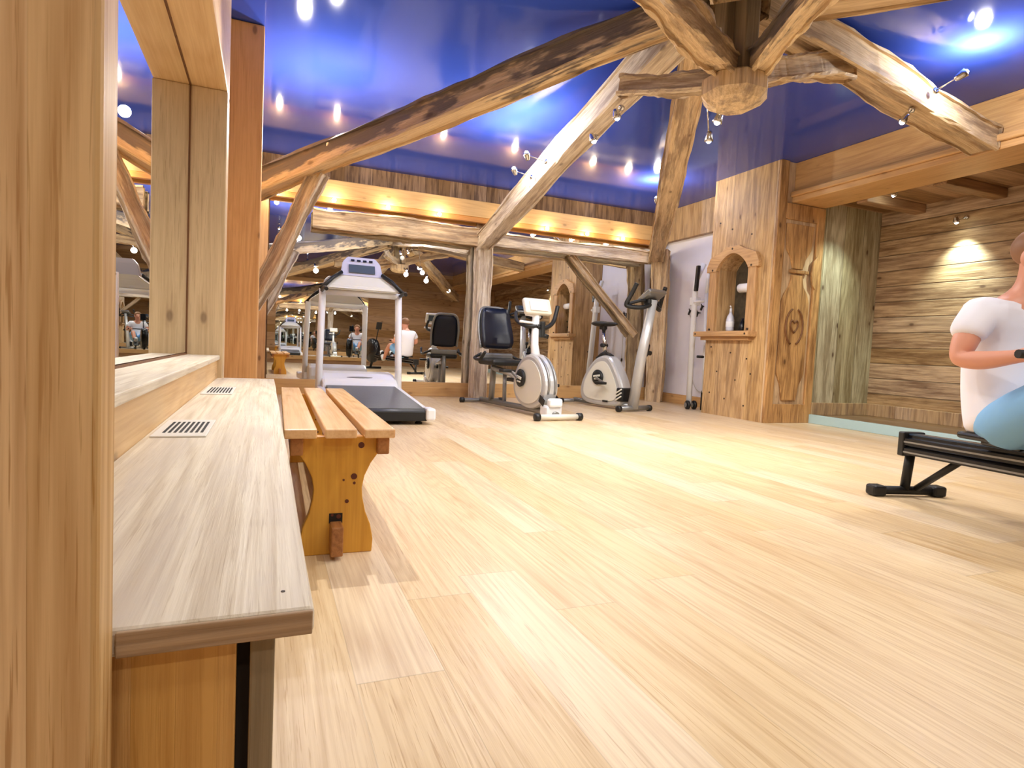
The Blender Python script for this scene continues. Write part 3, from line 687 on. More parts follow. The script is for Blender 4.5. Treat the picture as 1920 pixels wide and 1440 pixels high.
for s in (-1, 1):
    bm = NB(); add_tube(bm, [(s*.395, 1.42, .05), (s*.39, 1.45, .40), (s*.375, 1.50, 1.15)], .034, 14, flat=1.4, up=(0, 1, 0)); part('upright', bm, 'white', t)
    bm = NB(); add_box(bm, s*.395-.045, s*.395+.045, 1.33, 1.56, .0, .09, .015); part('upright_shoe', bm, 'black' if s < 0 else 'white', t)
    bm = NB(); add_tube(bm, [(s*.385, 1.44, 1.13), (s*.38, 1.20, 1.14), (s*.37, 1.10, 1.12)], .018, 10, smooth=4); g = part('handrail', bm, 'black', t)
    bm = NB(); add_tube(bm, [(s*.40, 1.34, 1.14), (s*.29, 1.42, 1.26), (s*.20, 1.50, 1.33)], .02, 10); part('grip', bm, 'black', t)
bm = NB(); add_tube(bm, [(-.36, 1.49, 1.13), (.36, 1.49, 1.13)], .036, 14); part('cross_bar', bm, 'white', t)
# console: trapezoid shell leaning forward
bm = NB()
def loftbox(bm, secs):
    rings = [[bm.verts.new(p) for p in s] for s in secs]
    for i in range(len(rings)-1):
        for k in range(4): bm.faces.new((rings[i][k], rings[i][(k+1) % 4], rings[i+1][(k+1) % 4], rings[i+1][k]))
    bm.faces.new(rings[0][::-1]); bm.faces.new(rings[-1])
def cs(w, y, z, th, tw): return [(-w, y, z), (w, y, z), (w-tw, y+th, z+.0), (-w+tw, y+th, z+.0)]
loftbox(bm, [cs(.37, 1.38, 1.15, .13, .02), cs(.355, 1.40, 1.19, .15, .02), cs(.27, 1.46, 1.25, .14, .02), cs(.20, 1.52, 1.31, .12, .02)])
bmesh.ops.bevel(bm, geom=list(bm.edges), offset=.012, segments=2, affect='EDGES')
part('console_shell', bm, 'cream', t)
bm = NB()
loftbox(bm, [cs(.215, 1.50, 1.295, .06, .01), cs(.19, 1.56, 1.44, .05, .01), cs(.14, 1.59, 1.50, .03, .01)])
bmesh.ops.bevel(bm, geom=list(bm.edges), offset=.008, segments=2, affect='EDGES')
cp = part('console_panel', bm, 'lilac', t)
bm = NB(); nrm = Vector((0, -.925, .38)); add_obox(bm, (0, 1.520, 1.375), (1, 0, 0), (0, .38, .925), nrm, .13, .045, .006, .004); part('screen', bm, 'screen', cp)
for i in range(4): bm = NB(); add_obox(bm, (-.09+.06*i, 1.556, 1.462), (1, 0, 0), (0, .38, .925), nrm, .018, .008, .006); part('button', bm, 'blackgloss', cp)
for i in (-1, 1): bm = NB(); add_obox(bm, (i*.17, 1.44, 1.20), (1, 0, 0), (0, .6, .8), (0, -.8, .6), .05, .03, .008, .004); part('cup_well', bm, 'greymetal', t)

# ------------------------------------------------------------------ recumbent bike (front bar nearest the camera)
t = thing('recumbent_bike', 'silver recumbent exercise bike with a navy padded backrest', 'exercise bike', (2.51, 4.95, 0), math.radians(5.5))
# local: +Y runs back to the seat, X across
def footbar(bm, y, hw, r=.026, z=.035): add_tube(bm, [(-hw, y, z), (hw, y, z)], r, 14)
bm = NB(); footbar(bm, 0, .22); part('front_bar', bm, 'cream', t)
for s in (-1, 1): bm = NB(); add_lathe(bm, [(.018, -.02), (.036, -.015), (.036, .03), (.02, .04)], (s*.23, 0, .036), (1, 0, 0), 14); part('front_foot', bm, 'black', t)
bm = NB(); footbar(bm, 1.70, .24, .022, .03); part('rear_bar', bm, 'greymetal', t)
for s in (-1, 1): bm = NB(); add_lathe(bm, [(.016, -.02), (.03, -.015), (.03, .03), (.016, .035)], (s*.25, 1.70, .031), (1, 0, 0), 14); part('rear_foot', bm, 'black', t)
bm = NB(); add_tube(bm, [(0, .02, .05), (0, .5, .055), (0, 1.70, .04)], .03, 12); part('floor_beam', bm, 'greymetal', t)
# flywheel housing: side profile (Y,Z)
prof = []
for k in range(40):
    a = 2*PI*k/40; rz = .29 if math.sin(a) > 0 else .25; ry = .33
    prof.append((.46+ry*math.cos(a)*(1-.10*math.sin(a)), .315+rz*math.sin(a)))
bm = NB(); add_prism(bm, prof, (-.075, 0, 0), (0, 1, 0), (0, 0, 1), (1, 0, 0), .15, .03); part('flywheel_cover', bm, 'silver', t)
for s in (-1, 1):
    pr = [(.46+(y-.46)*.80, .315+(z-.315)*.80) for y, z in prof]
    bm = NB(); add_prism(bm, pr, (s*.077-(.006 if s < 0 else -.0), 0, 0), (0, 1, 0), (0, 0, 1), (1, 0, 0), .006, .002)
    part('side_disc', bm, 'cream', t)
for off in (-.035, .035):
    bm = NB(); add_tube(bm, [(off, .46-.335*math.cos(a), .315+.275*math.sin(a)) for a in [(-.3+.16*i) for i in range(11)]], .012, 8)
    part('front_rib', bm, 'greymetal', t)
bm = NB(); add_box(bm, -.085, .085, .06, .20, .03, .13, .02); add_box(bm, -.07, .07, .03, .10, .12, .20, .02); part('front_nose', bm, 'white', t)
for s in (-1, 1): bm = NB(); add_obox(bm, (s*.088, .16, .17), (0, 1, .5), (0, -.5, 1), (1, 0, 0), .05, .035, .004, .004); part('nose_vent', bm, 'blackgloss', t)
# crank
bm = NB(); add_lathe(bm, [(.02, 0), (.085, .004), (.09, .02), (.06, .03), (.02, .032)], (-.085, .58, .36), (-1, 0, 0), 28); part('crank_badge', bm, 'black', t, 'round black badge with a silver swoosh')
bm = NB(); add_obox(bm, (-.118, .58, .365), (0, 1, .2), (0, -.2, 1), (1, 0, 0), .05, .014, .004, .003); add_obox(bm, (-.118, .58, .325), (0, 1, .1), (0, -.1, 1), (1, 0, 0), .035, .007, .004, .002); part('badge_mark', bm, 'cream', t)
for s, dy, dz in ((-1, .14, .06), (1, -.14, -.06)):
    bm = NB(); add_obox(bm, (s*.14, .58+dy/2, .36+dz/2), (0, dy, dz), (0, -dz, dy), (1, 0, 0), .08, .012, .007, .004); part('crank_arm', bm, 'greymetal', t)
    bm = NB(); add_box(bm, min(s*.15, s*.25), max(s*.15, s*.25), .58+dy-.05, .58+dy+.05, .345+dz, .375+dz, .006); part('pedal', bm, 'black', t)
# mast + console (screen faces the seat)
bm = NB(); add_tube(bm, [(0, .46, .55), (0, .50, .70), (0, .50, 1.0)], [.05, .038, .036], 14); part('mast', bm, 'white', t)
bm = NB(); add_obox(bm, (0, .49, 1.07), (1, 0, 0), (0, .45, 1), (0, -1, .45), .15, .085, .03, .02); co_ = part('console', bm, 'cream', t)
bm = NB(); add_obox(bm, (0, .452, 1.075), (1, 0, 0), (0, .45, 1), (0, -1, .45), .10, .05, .008, .005); part('back_plate', bm, 'ventmetal', co_)
bm = NB(); add_obox(bm, (0, .525, 1.07), (1, 0, 0), (0, .45, 1), (0, -1, .45), .11, .05, .006, .003); part('screen', bm, 'screen', co_)
bm = NB(); add_tube(bm, [(-.12, .50, .99), (0, .49, .985), (.05, .50, .97)], .014, 8); add_tube(bm, [(-.17, .52, .92), (-.03, .5, .91)], .013, 8); part('console_arm', bm, 'white', t)
bm = NB()
add_tube(bm, [(0, .47, .88), (.10, .47, .87), (.20, .50, .93), (.25, .53, 1.03), (.27, .54, 1.10)], .022, 10, smooth=5)
add_tube(bm, [(0, .47, .88), (-.10, .52, .88), (-.15, .62, .93), (-.13, .68, 1.02)], .019, 10, smooth=5)
part('handlebar', bm, 'black', t)
bm = NB(); add_obox(bm, (.05, .45, .85), (1, 0, 0), (0, 1, 0), (0, 0, 1), .022, .03, .08, .012); add_cyl(bm, (.04, .45, .80), (.11, .43, .78), .022, seg=14); part('adjuster_knob', bm, 'black', t)
# seat rail, posts and seat
bm = NB(); add_tube(bm, [(0, .70, .30), (0, .95, .38), (0, 1.40, .42)], .032, 12); part('seat_rail', bm, 'silver', t)
bm = NB(); add_box(bm, -.04, .04, .80, 1.0, .30, .34, .01); part('rail_cover', bm, 'black', t)
bm = NB(); add_tube(bm, [(0, 1.43, .04), (0, 1.40, .50)], .034, 12); add_tube(bm, [(0, 1.10, .05), (0, 1.12, .40)], .022, 12); part('seat_post', bm, 'greymetal', t)
bm = NB(); add_box(bm, -.20, .20, 1.02, 1.42, .46, .53, .03); part('seat', bm, 'black', t)
bm = NB(); add_box(bm, -.19, .19, 1.30, 1.42, .52, .59, .02); part('seat_bracket', bm, 'greymetal', t)
bm = NB()
add_box(bm, -.185, .185, -.03, .03, -.23, .23, .0)
bmesh.ops.subdivide_edges(bm, edges=list(bm.edges), cuts=6, use_grid_fill=True)
for v in bm.verts:
    x, y, z = v.co; kx = x/.185; kz = z/.23
    v.co.x = x*(1-.10*kz-.06*kz*kz*abs(kx))*(1 if abs(kz) < .8 else 1-.12*(abs(kz)-.8)*5*abs(kx))
    v.co.y = y - .035*(kx*kx) + .01*math.sin(kz*3)
    if abs(kx) > .8 and abs(kz) > .8: v.co.z *= .95
for f in bm.faces: f.smooth = True
mt = Matrix.Translation((0, 1.42, .86)) @ Matrix.Rotation(math.radians(-12), 4, 'X')
bmesh.ops.transform(bm, matrix=mt, verts=bm.verts)
part('backrest', bm, 'navy', t)
bm = NB(); add_tube(bm, [(-.185, 1.37, .64), (-.195, 1.43, .86), (-.15, 1.48, 1.07), (0, 1.50, 1.10), (.15, 1.48, 1.07), (.195, 1.43, .86), (.185, 1.37, .64)], .016, 8, smooth=4); part('backrest_frame', bm, 'greymetal', t)
for s in (-1, 1): bm = NB(); add_tube(bm, [(s*.17, 1.38, .58), (s*.27, 1.34, .53), (s*.29, 1.15, .52), (s*.28, 1.05, .60)], .016, 10, smooth=5); part('side_handle', bm, 'black', t)

# ------------------------------------------------------------------ upright bike
t = thing('upright_bike', 'silver upright exercise bike with black horned handlebar near the corner post', 'exercise bike', (3.88, 5.76, 0), math.radians(14))
bm = NB(); footbar(bm, 0, .24, .028, .04); part('front_bar', bm, 'greymetal', t)
for s in (-1, 1): bm = NB(); add_lathe(bm, [(.02, -.02), (.036, -.015), (.036, .025), (.02, .03)], (s*.25, 0, .037), (1, 0, 0), 14); part('front_foot', bm, 'black', t)
bm = NB(); footbar(bm, 1.0, .22, .022, .035); part('rear_bar', bm, 'greymetal', t)
for s in (-1, 1): bm = NB(); add_lathe(bm, [(.016, -.02), (.033, -.015), (.033, .025), (.016, .03)], (s*.23, 1.0, .034), (1, 0, 0), 14); part('rear_foot', bm, 'black', t)
bm = NB(); add_tube(bm, [(0, .0, .06), (0, .5, .05), (0, 1.0, .045)], .03, 12); part('floor_beam', bm, 'greymetal', t)
prof = [(.12, .10), (.11, .20), (.16, .34), (.26, .50), (.33, .58), (.40, .62), (.50, .615), (.60, .57), (.70, .47), (.78, .35), (.82, .24), (.82, .13), (.76, .06), (.60, .03), (.30, .03), (.17, .05)]
P3 = catmull([(y, z, 0) for y, z in prof+prof[:1]], 3)[:-1]; prof = [(p.x, p.y) for p in P3]
bm = NB(); add_prism(bm, prof, (-.085, 0, 0), (0, 1, 0), (0, 0, 1), (1, 0, 0), .17, .03); part('flywheel_cover', bm, 'silver', t)
pr = [(.50+(y-.50)*.78, .30+(z-.30)*.78) for y, z in prof]
for s in (-1, 1): bm = NB(); add_prism(bm, pr, (s*.087-(.006 if s < 0 else 0), 0, 0), (0, 1, 0), (0, 0, 1), (1, 0, 0), .006, .002); part('side_disc', bm, 'cream', t)
bm = NB(); add_lathe(bm, [(.02, 0), (.085, .004), (.09, .02), (.06, .03), (.02, .032)], (-.095, .50, .36), (-1, 0, 0), 28); part('crank_badge', bm, 'black', t, 'round black badge with a silver swoosh')
bm = NB(); add_obox(bm, (-.128, .50, .375), (0, 1, -.15), (0, .15, 1), (1, 0, 0), .055, .012, .004, .003); add_obox(bm, (-.128, .50, .34), (0, 1, -.1), (0, .1, 1), (1, 0, 0), .04, .008, .004, .003); part('badge_mark', bm, 'cream', t)
bm = NB()
for i in range(4): add_obox(bm, (-.098, .40-.022*i, .085), (0, 1, -.2), (0, .2, 1), (1, 0, 0), .008, .010, .003)
part('maker_mark', bm, 'black', t)
bm = NB(); add_tube(bm, [(0, .40, .60), (0, .50, .64), (0, .60, .58)], .06, 10, smooth=3, flat=.5); part('top_collar', bm, 'black', t)
for s, dy, dz in ((-1, -.16, -.06), (1, .16, .06)):
    bm = NB(); add_obox(bm, (s*.15, .50+dy/2, .36+dz/2), (0, dy, dz), (0, -dz, dy), (1, 0, 0), .09, .012, .007, .004); part('crank_arm', bm, 'greymetal', t)
    bm = NB(); add_box(bm, min(s*.16, s*.26), max(s*.16, s*.26), .50+dy-.05, .50+dy+.05, .345+dz, .375+dz, .006); part('pedal', bm, 'black', t)
bm = NB(); add_box(bm, -.10, .10, .10, .20, .10, .26, .02); part('front_vent', bm, 'black', t)
bm = NB()
for i in range(3): add_obox(bm, (-.104, .15, .14+.04*i), (0, 1, -.6), (0, .6, 1), (1, 0, 0), .05, .008, .006, .003)
part('vent_fins', bm, 'cream', t)
bm = NB(); add_tube(bm, [(0, .50, .60), (0, .55, .96)], .026, 12); part('seat_post', bm, 'chrome', t)
bm = NB(); add_cyl(bm, (-.06, .515, .74), (.03, .515, .74), .024, seg=12); part('seat_clamp', bm, 'black', t)
bm = NB(); add_ellipsoid(bm, (0, .60, 1.0), (.12, .12, .035)); add_ellipsoid(bm, (0, .47, .995), (.05, .14, .028)); add_box(bm, -.03, .03, .52, .60, .93, .98, .01); part('saddle', bm, 'black', t)
bm = NB(); add_tube(bm, [(0, .02, .04), (0, -.06, .60), (0, -.19, 1.26)], [.055, .052, .042], 14, flat=1.2, up=(0, 1, 0)); part('handlebar_column', bm, 'silver', t)
bm = NB(); add_obox(bm, (.05, -.08, .70), (1, 0, 0), (0, 1, 0), (0, -.2, 1), .03, .035, .075, .02); add_cyl(bm, (.03, -.08, .68), (.11, -.10, .67), .026, seg=14); part('adjuster_knob', bm, 'black', t)
bm = NB(); add_obox(bm, (0, -.17, 1.30), (1, 0, 0), (0, -.8, .5), (0, .5, .8), .135, .10, .025, .015); cn = part('console', bm, 'greymetal', t)
bm = NB(); add_obox(bm, (0, -.152, 1.335), (1, 0, 0), (0, -.8, .5), (0, .5, .8), .10, .06, .008, .004); part('screen', bm, 'screen', cn)
bm = NB(); add_box(bm, -.07, .07, -.20, -.10, 1.20, 1.27, .02); part('console_bracket', bm, 'black', t)
for s in (-1, 1):
    bm = NB()
    add_tube(bm, [(s*.03, -.18, 1.20), (s*.14, -.15, 1.165), (s*.25, -.07, 1.17), (s*.275, -.05, 1.20), (s*.25, -.10, 1.31), (s*.235, -.15, 1.42)], .024, 10, smooth=5)
    add_tube(bm, [(s*.25, -.06, 1.20), (s*.16, -.12, 1.235), (s*.08, -.15, 1.25)], .018, 8, smooth=4)
    part('handlebar_horn', bm, 'black', t)

# ------------------------------------------------------------------ folded machine beside the pillar
t = thing('folded_exercise_machine', 'tall white folded exercise machine on small wheels leaning beside the pillar', 'exercise machine', (4.93, 6.12, 0))
bm = NB(); add_tube(bm, [(4.90, 6.08, .06), (4.95, 6.16, 1.50), (4.97, 6.17, 1.62), (5.05, 6.15, 1.82)], .042, 12, flat=.7); part_ = obj('main_beam', bm, 'white', t)
bm = NB(); add_tube(bm, [(5.02, 5.96, .22), (5.04, 6.05, 1.45)], .024, 10); add_tube(bm, [(5.04, 6.05, 1.44), (5.08, 6.08, 1.80)], .02, 10); obj('second_beam', bm, 'white', t)
bm = NB(); add_tube(bm, [(4.90, 6.12, 1.34), (5.08, 6.04, 1.36)], .018, 10); add_box(bm, 4.92, 5.00, 6.10, 6.22, 1.30, 1.40, .01); obj('cross_bar', bm, 'white', t)
for dx in (-.045, .055):
    bm = NB(); add_lathe(bm, [(.02, 0), (.055, .005), (.055, .03), (.02, .035)], (4.90+dx-.017, 6.05, .056), (1, -.15, 0), 24); w_ = obj('wheel', bm, 'black', t)
    bm = NB(); add_lathe(bm, [(.01, 0), (.03, .003), (.03, .008)], (4.90+dx-.023, 6.05, .056), (-1, .15, 0), 16); obj('wheel_hub', bm, 'greymetal', w_)
bm = NB(); add_box(bm, 5.0, 5.04, 5.94, 5.99, .0, .24, .006); add_cyl(bm, (4.93, 6.02, .66), (5.05, 5.98, .66), .016, seg=10); obj('stop_foot', bm, 'black', t)
bm = NB(); add_obox(bm, (4.935, 6.115, 1.63), (1, 0, 0), (0, 1, 0), (.05, 0, 1), .02, .025, .16, .01); obj('dark_insert', bm, 'blackgloss', t)
# cords hanging on the white wall
t = thing('hanging_cords', 'black clips and thin cords hanging on the white wall beside the corner post', 'cord', (5.27, 6.45, 1.2))
bm = NB()
for y, z in ((6.62, 1.27), (6.55, 1.30), (6.46, 1.24), (6.38, 1.32)):
    add_tube(bm, [(5.30, y, z), (5.25, y, z), (5.24, y, z+.03)], .007, 6); add_obox(bm, (5.25, y, z-.02), (1, 0, 0), (0, 1, .5), (0, -.5, 1), .01, .012, .035, .003)
obj('clips', bm, 'black', t)
bm = NB(); add_tube(bm, [(5.25, 6.55, 1.25), (5.27, 6.52, 1.0), (5.27, 6.52, .55)], .006, 6, smooth=3); add_tube(bm, [(5.25, 6.62, 1.24), (5.27, 6.56, 1.12), (5.25, 6.46, 1.22)], .005, 6, smooth=5)
add_tube(bm, [(5.27, 6.52, .55), (5.275, 6.50, .35), (5.275, 6.40, .22), (5.275, 6.25, .2)], .005, 6, smooth=5); obj('cord', bm, 'ropelight', t)
bm = NB(); add_cyl(bm, (5.27, 6.52, .53), (5.27, 6.52, .58), .014, seg=10); obj('cord_stopper', bm, 'black', t)

# ------------------------------------------------------------------ niche contents
t = thing('pump_bottle', 'white pump bottle standing on the niche shelf', 'bottle', (4.90, 5.45, .967))
bm = NB(); add_lathe(bm, [(.040, .002), (.045, .02), (.045, .13), (.036, .17), (.018, .20), (.016, .215)], (4.90, 5.45, .965), seg=24); obj('bottle_body', bm, 'bottle', t)
bm = NB(); add_cyl(bm, (4.90, 5.45, 1.18), (4.90, 5.45, 1.225), .014, seg=14); add_tube(bm, [(4.90, 5.45, 1.225), (4.90, 5.45, 1.25), (4.87, 5.43, 1.25)], .007, 8); obj('pump', bm, 'white', t)
bm = NB(); add_lathe(bm, [(.046, .05), (.0465, .052), (.0465, .11), (.046, .112)], (4.90, 5.45, .965), seg=24); obj('bottle_label', bm, 'paper', t)
bm = NB(); add_lathe(bm, [(.035, .002), (.04, .02), (.04, .07), (.03, .10), (.012, .125), (.012, .15)], (4.97, 5.33, .965), seg=20)
tag(obj('dark_jar', bm, 'blackgloss'), 'small dark jar standing behind the pump bottle', 'jar')
t = thing('paper_roll', 'white paper roll on a holder inside the niche', 'paper roll', (4.93, 5.24, 1.45))
bm = NB(); add_cyl(bm, (4.93, 5.12, 1.45), (4.93, 5.36, 1.45), .05, seg=28); obj('roll', bm, 'paper', t)
bm = NB(); add_tube(bm, [(4.93, 5.10, 1.45), (4.93, 5.38, 1.45)], .008, 8); add_tube(bm, [(4.93, 5.375, 1.45), (5.05, 5.375, 1.45)], .006, 8); obj('holder', bm, 'chrome', t)
random.seed(5)
bm = NB()
for i in range(46):
    c_ = Vector((5.0+random.uniform(-.03, .03), 5.16+random.uniform(-.05, .12), 1.0+random.uniform(0, .36)))
    a = random.uniform(0, 6.28); d = Vector((math.cos(a)*.6, math.sin(a), random.uniform(-.5, .9))).normalized(); n_ = d.cross(Vector((0, 0, 1))).normalized()
    p = [c_, c_+d*.03+n_*.014, c_+d*.065, c_+d*.03-n_*.014]
    vs = [bm.verts.new(q) for q in p]; vt = [bm.verts.new(q+Vector((0, 0, .002))) for q in p]
    bm.faces.new(vs[::-1]); bm.faces.new(vt)
    for k in range(4): bm.faces.new((vs[k], vs[(k+1) % 4], vt[(k+1) % 4], vt[k]))
t = thing('dried_plant', 'small green and brown foliage standing in the niche behind the paper roll', 'plant', (5.0, 5.2, .967))
obj('foliage', bm, 'leaf', t)
bm = NB()
for i in range(5): add_tube(bm, [(5.0, 5.2, .98), (5.0+.01*i-.02, 5.17+.02*i, 1.15), (5.0+.012*i-.02, 5.14+.03*i, 1.33)], .003, 5, smooth=3)
add_lathe(bm, [(.03, 0), (.036, .05), (.03, .055)], (5.0, 5.2, .966), seg=16)
obj('stems_and_pot', bm, 'ledge_side', t)

# ------------------------------------------------------------------ rowing machine
RR = math.radians(5)          # rail runs towards -Y
t = thing('rowing_machine', 'black rowing machine whose rail points away from the recess', 'rowing machine', (2.99, 2.0, 0), math.radians(-15))
bm = NB(); rail = [(-.055, -.05), (.055, -.05), (.055, -.02), (.043, -.012), (.055, -.004), (.055, .028), (.035, .034), (.035, .045), (-.035, .045), (-.035, .034), (-.055, .028), (-.055, -.004), (-.043, -.012), (-.055, -.02)]
th = math.radians(1.5); dn = Vector((0, -math.cos(th), math.sin(th)))
add_prism(bm, rail, (0, 0, .265), (1, 0, 0), (0, math.sin(th), math.cos(th)), dn, 2.0); rl_ = part('rail', bm, 'alu', t)
for zz in (-.038, .012):
    for sg in (-1, 1): bm = NB(); add_obox(bm, Vector((sg*.0555, 0, .265+zz))+dn*1.0, (1, 0, 0), dn, (0, math.sin(th), math.cos(th)), .0012, .99, .004); part('rail_rib', bm, 'greymetal', rl_)
bm = NB(); add_obox(bm, Vector((0, 0, .265+.049))+dn*1.0, (1, 0, 0), dn, (0, math.sin(th), math.cos(th)), .032, .99, .004, .001); part('rail_track', bm, 'alu_top', t)
bm = NB(); add_box(bm, -.06, .06, -.025, .012, .205, .325, .006); part('end_cap', bm, 'black', t)
bm = NB(); add_tube(bm, [(0, -.01, .24), (-.01, .0, .03)], .022, 10); part('rear_leg', bm, 'black', t)
bm = NB(); add_tube(bm, [(0, -.30, .235), (.03, -.03, .045)], .016, 10); part('leg_brace', bm, 'black', t)
bm = NB(); add_tube(bm, [(-.17, .0, .028), (.17, .0, .028)], .022, 12); add_box(bm, -.2, -.13, -.035, .035, .002, .055, .012); add_box(bm, .13, .2, -.035, .035, .002, .055, .012); part('rear_foot_bar', bm, 'black', t)
sp = Vector((0, 0, .265))+dn*.52
bm = NB(); add_box(bm, -.14, .14, sp.y-.11, sp.y+.12, sp.z+.075, sp.z+.105, .012); add_box(bm, -.05, .05, sp.y-.09, sp.y+.09, sp.z+.05, sp.z+.08, .01); part('seat', bm, 'blackgloss', t)
bm = NB(); add_lathe(bm, [(.04, -.08), (.28, -.07), (.30, 0), (.28, .07), (.04, .08)], (0, -2.25, .45), (1, 0, 0), 36); part('flywheel_cage', bm, 'blackgloss', t)
bm = NB(); add_tube(bm, [(0, -2.25, .2), (0, -2.35, .03)], .03, 10); add_tube(bm, [(-.28, -2.35, .028), (.28, -2.35, .028)], .026, 12); part('front_leg', bm, 'black', t)
bm = NB(); add_obox(bm, (-.12, -1.45, .34), (1, 0, 0), (0, .7, .7), (0, -.7, .7), .06, .15, .01, .006); part('foot_plate', bm, 'black', t); bm = NB(); add_obox(bm, (.12, -1.45, .34), (1, 0, 0), (0, .7, .7), (0, -.7, .7), .06, .15, .01, .006); part('foot_plate', bm, 'black', t)
bm = NB(); add_tube(bm, [(-.27, -.765, .712), (-.08, -.785, .712), (.08, -.785, .712), (.27, -.765, .712)], .016, 10); hd = part('handle', bm, 'black', t)
bm = NB(); add_tube(bm, [(0, -.79, .712), (0, -2.0, .62)], .004, 6); part('chain', bm, 'chrome', t)
bm = NB(); add_tube(bm, [(0, -2.1, .6), (0, -1.95, 1.0)], .012, 8); add_obox(bm, (0, -1.93, 1.05), (1, 0, 0), (0, .3, 1), (0, -1, .3), .07, .09, .015, .01); part('monitor', bm, 'blackgloss', t)

# ------------------------------------------------------------------ person rowing
pr_ = thing('person', 'person in white t-shirt and blue shorts rowing, seen from behind at the right edge', 'person', (2.977, 1.95, -.02), math.radians(-15))
def skinmesh(name, verts, edges, radii, mat, root, parent, sub=2, label=None):
    me = bpy.data.meshes.new(name); me.from_pydata(verts, edges, []); me.update()
    o = bpy.data.objects.new(name, me); C.objects.link(o); me.materials.append(M[mat])
    md = o.modifiers.new('Skin', 'SKIN'); md.use_smooth_shade = True
    if not me.skin_vertices: bpy.context.view_layer.objects.active = o
    sv = me.skin_vertices[0].data if me.skin_vertices else None
    for i, r in enumerate(radii):
        r = r if isinstance(r, tuple) else (r, r)
        sv[i].radius = r
        sv[i].use_root = (i == root)
    s = o.modifiers.new('Subdivision', 'SUBSURF'); s.levels = sub; s.render_levels = sub
    o.parent = parent; MW[o.name] = MW[parent.name]
    if label: o['label'] = label
    return o
# skeleton in the thing's coordinates (X across, -Y = towards the flywheel)
SK = {}
V = []; R_ = []; E_ = []
def jn(n, p, r, par=None):
    SK[n] = len(V); V.append(p); R_.append(r)
    if par is not None: E_.append((SK[par], SK[n]))
jn('pelvis', (0, -.48, .46), (.115, .085))
jn('waist', (0, -.43, .60), (.12, .09), 'pelvis')
jn('chest', (0, -.42, .78), (.14, .10), 'waist')
jn('upper', (0, -.445, .89), (.12, .085), 'chest')
jn('neck', (0, -.49, .985), (.052, .052), 'upper')
jn('headb', (0, -.535, 1.07), (.075, .085), 'neck')
jn('headm', (0, -.55, 1.13), (.082, .10), 'headb')
jn('headt', (0, -.545, 1.185), (.06, .075), 'headm')
for s, n in ((-1, 'l'), (1, 'r')):
    jn('sh'+n, (s*.17, -.46, .90), .062, 'upper')
    jn('ua'+n, (s*.235, -.46, .81), .052, 'sh'+n)
    jn('el'+n, (s*.265, -.46, .705), .042, 'ua'+n)
    jn('fa'+n, (s*.245, -.56, .705), .040, 'el'+n)
    jn('wr'+n, (s*.215, -.67, .725), .026, 'fa'+n)
    jn('pa'+n, (s*.205, -.725, .742), (.036, .020), 'wr'+n)
    for k in range(4):
        fx = s*.205+(k-1.5)*.020
        L1 = (.030, .034, .032, .025)[k if s < 0 else 3-k]
        jn('f1%s%d' % (n, k), (fx, -.755, .752), .0095, 'pa'+n)
        jn('f2%s%d' % (n, k), (fx, -.755-L1*.95, .748), .009, 'f1%s%d' % (n, k))
        jn('f3%s%d' % (n, k), (fx, -.758-L1*1.05, .722), .0085, 'f2%s%d' % (n, k))
        jn('f4%s%d' % (n, k), (fx, -.765, .708), .0075, 'f3%s%d' % (n, k))
    jn('t1'+n, (s*.205-s*.042, -.72, .73), .011, 'pa'+n)
    jn('t2'+n, (s*.205-s*.050, -.748, .712), .0095, 't1'+n)
    jn('t3'+n, (s*.205-s*.040, -.772, .706), .008, 't2'+n)
    jn('hp'+n, (s*.085, -.53, .45), .075, 'pelvis')
    jn('th'+n, (s*.13, -.72, .55), .074, 'hp'+n)
    jn('kn'+n, (s*.15, -.92, .64), .055, 'th'+n)
    jn('cf'+n, (s*.14, -1.10, .50), .055, 'kn'+n)
    jn('an'+n, (s*.12, -1.27, .33), .036, 'cf'+n)
    jn('he'+n, (s*.12, -1.31, .29), .036, 'an'+n)
    jn('ft'+n, (s*.12, -1.38, .39), .034, 'he'+n)
    jn('to'+n, (s*.12, -1.43, .47), .024, 'ft'+n)
body = skinmesh('body', V, E_, R_, 'skin', 0, pr_, 2)
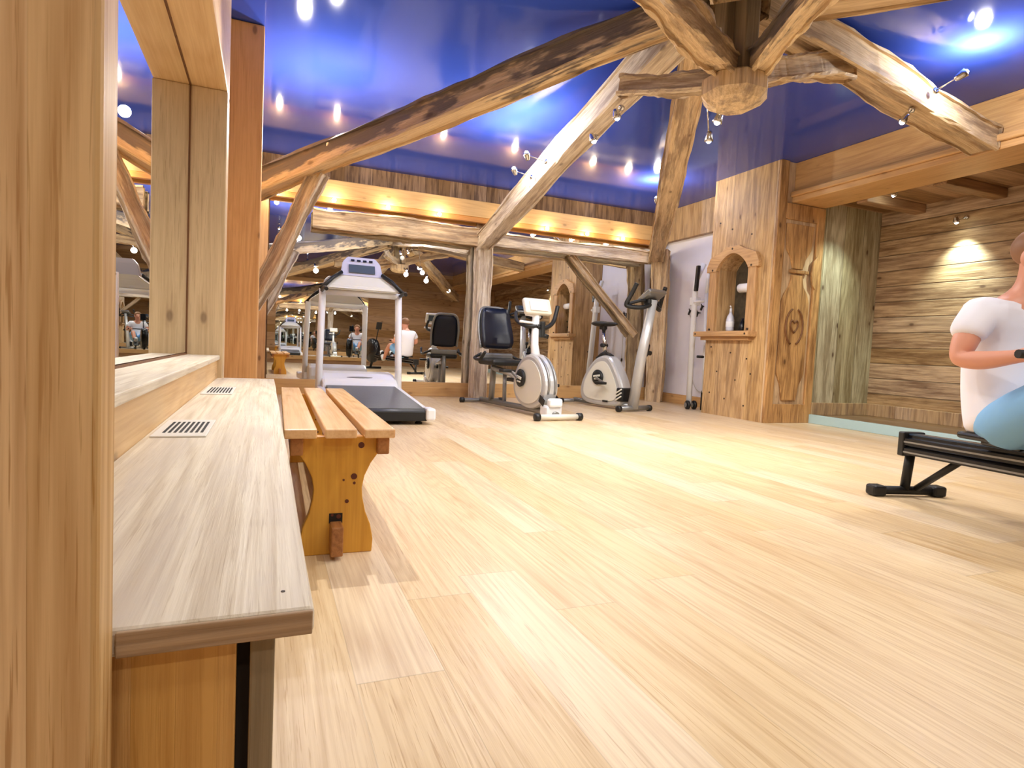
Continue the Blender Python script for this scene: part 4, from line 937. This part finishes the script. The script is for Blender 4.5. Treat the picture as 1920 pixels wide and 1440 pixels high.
# t-shirt
V = []; R_ = []; E_ = []
jn('hem', (0, -.48, .405), (.185, .155)); jn('pelvis', (0, -.455, .47), (.180, .155), 'hem'); jn('waist', (0, -.415, .60), (.172, .145), 'pelvis'); jn('chest', (0, -.405, .78), (.178, .135), 'waist')
jn('upper', (0, -.44, .895), (.155, .115), 'chest'); jn('coll', (0, -.465, .945), (.07, .065), 'upper')
for s, n in ((-1, 'l'), (1, 'r')):
    jn('sh'+n, (s*.175, -.455, .895), .078, 'upper'); jn('ua'+n, (s*.225, -.455, .83), .072, 'sh'+n); jn('sl'+n, (s*.242, -.46, .785), .064, 'ua'+n)
skinmesh('t_shirt', V, E_, R_, 'tshirt', 0, pr_, 2)
bm = NB(); add_ellipsoid(bm, (0, -.50, .45), (.175, .145, .105))
for sg in (-1, 1): add_tube(bm, [(sg*.08, -.50, .44), (sg*.11, -.62, .50), (sg*.135, -.74, .56), (sg*.14, -.80, .59)], [.10, .104, .098, .094], 16, smooth=3)
sh_ = part('shorts', bm, 'shorts', pr_)
rm = sh_.modifiers.new('Remesh', 'REMESH'); rm.mode = 'VOXEL'; rm.voxel_size = .014; rm.use_smooth_shade = True
sm_ = sh_.modifiers.new('Smooth', 'SMOOTH'); sm_.iterations = 6
# head details
bm = NB(); add_ellipsoid(bm, (0, -.525, 1.165), (.094, .108, .085)); 
for v in bm.verts:
    if v.co.y < -.60 and v.co.z < 1.19: v.co.y = -.60
part('hair', bm, 'hair', pr_)
for s in (-1, 1): bm = NB(); add_ellipsoid(bm, (s*.088, -.54, 1.115), (.012, .02, .032)); part('ear', bm, 'skin', pr_)
bm = NB(); add_ellipsoid(bm, (0, -.648, 1.10), (.014, .020, .024)); part('nose', bm, 'skin', pr_)
for s in (-1, 1): bm = NB(); add_ellipsoid(bm, (s*.033, -.638, 1.128), (.012, .007, .007)); part('eye', bm, 'eye', pr_)
bm = NB(); add_ellipsoid(bm, (0, -.632, 1.062), (.022, .008, .007)); part('mouth', bm, 'lips', pr_)
for s in (-1, 1):
    bm = NB(); add_tube(bm, [(s*.12, -1.30, .275), (s*.12, -1.36, .36), (s*.12, -1.44, .475)], [.045, .05, .036], 12, smooth=3); part('shoe', bm, 'white', pr_)

# ------------------------------------------------------------------ world + view
w = bpy.data.worlds.new('World'); S.world = w; w.use_nodes = True
w.node_tree.nodes['Background'].inputs[0].default_value = (.9, .92, 1, 1); w.node_tree.nodes['Background'].inputs[1].default_value = .3
S.view_settings.view_transform = 'Standard'; S.view_settings.look = 'None'; S.view_settings.gamma = 1; S.view_settings.use_curve_mapping = False
S.view_settings.exposure = .82
S.cycles.max_bounces = 14; S.cycles.glossy_bounces = 10; S.cycles.diffuse_bounces = 5
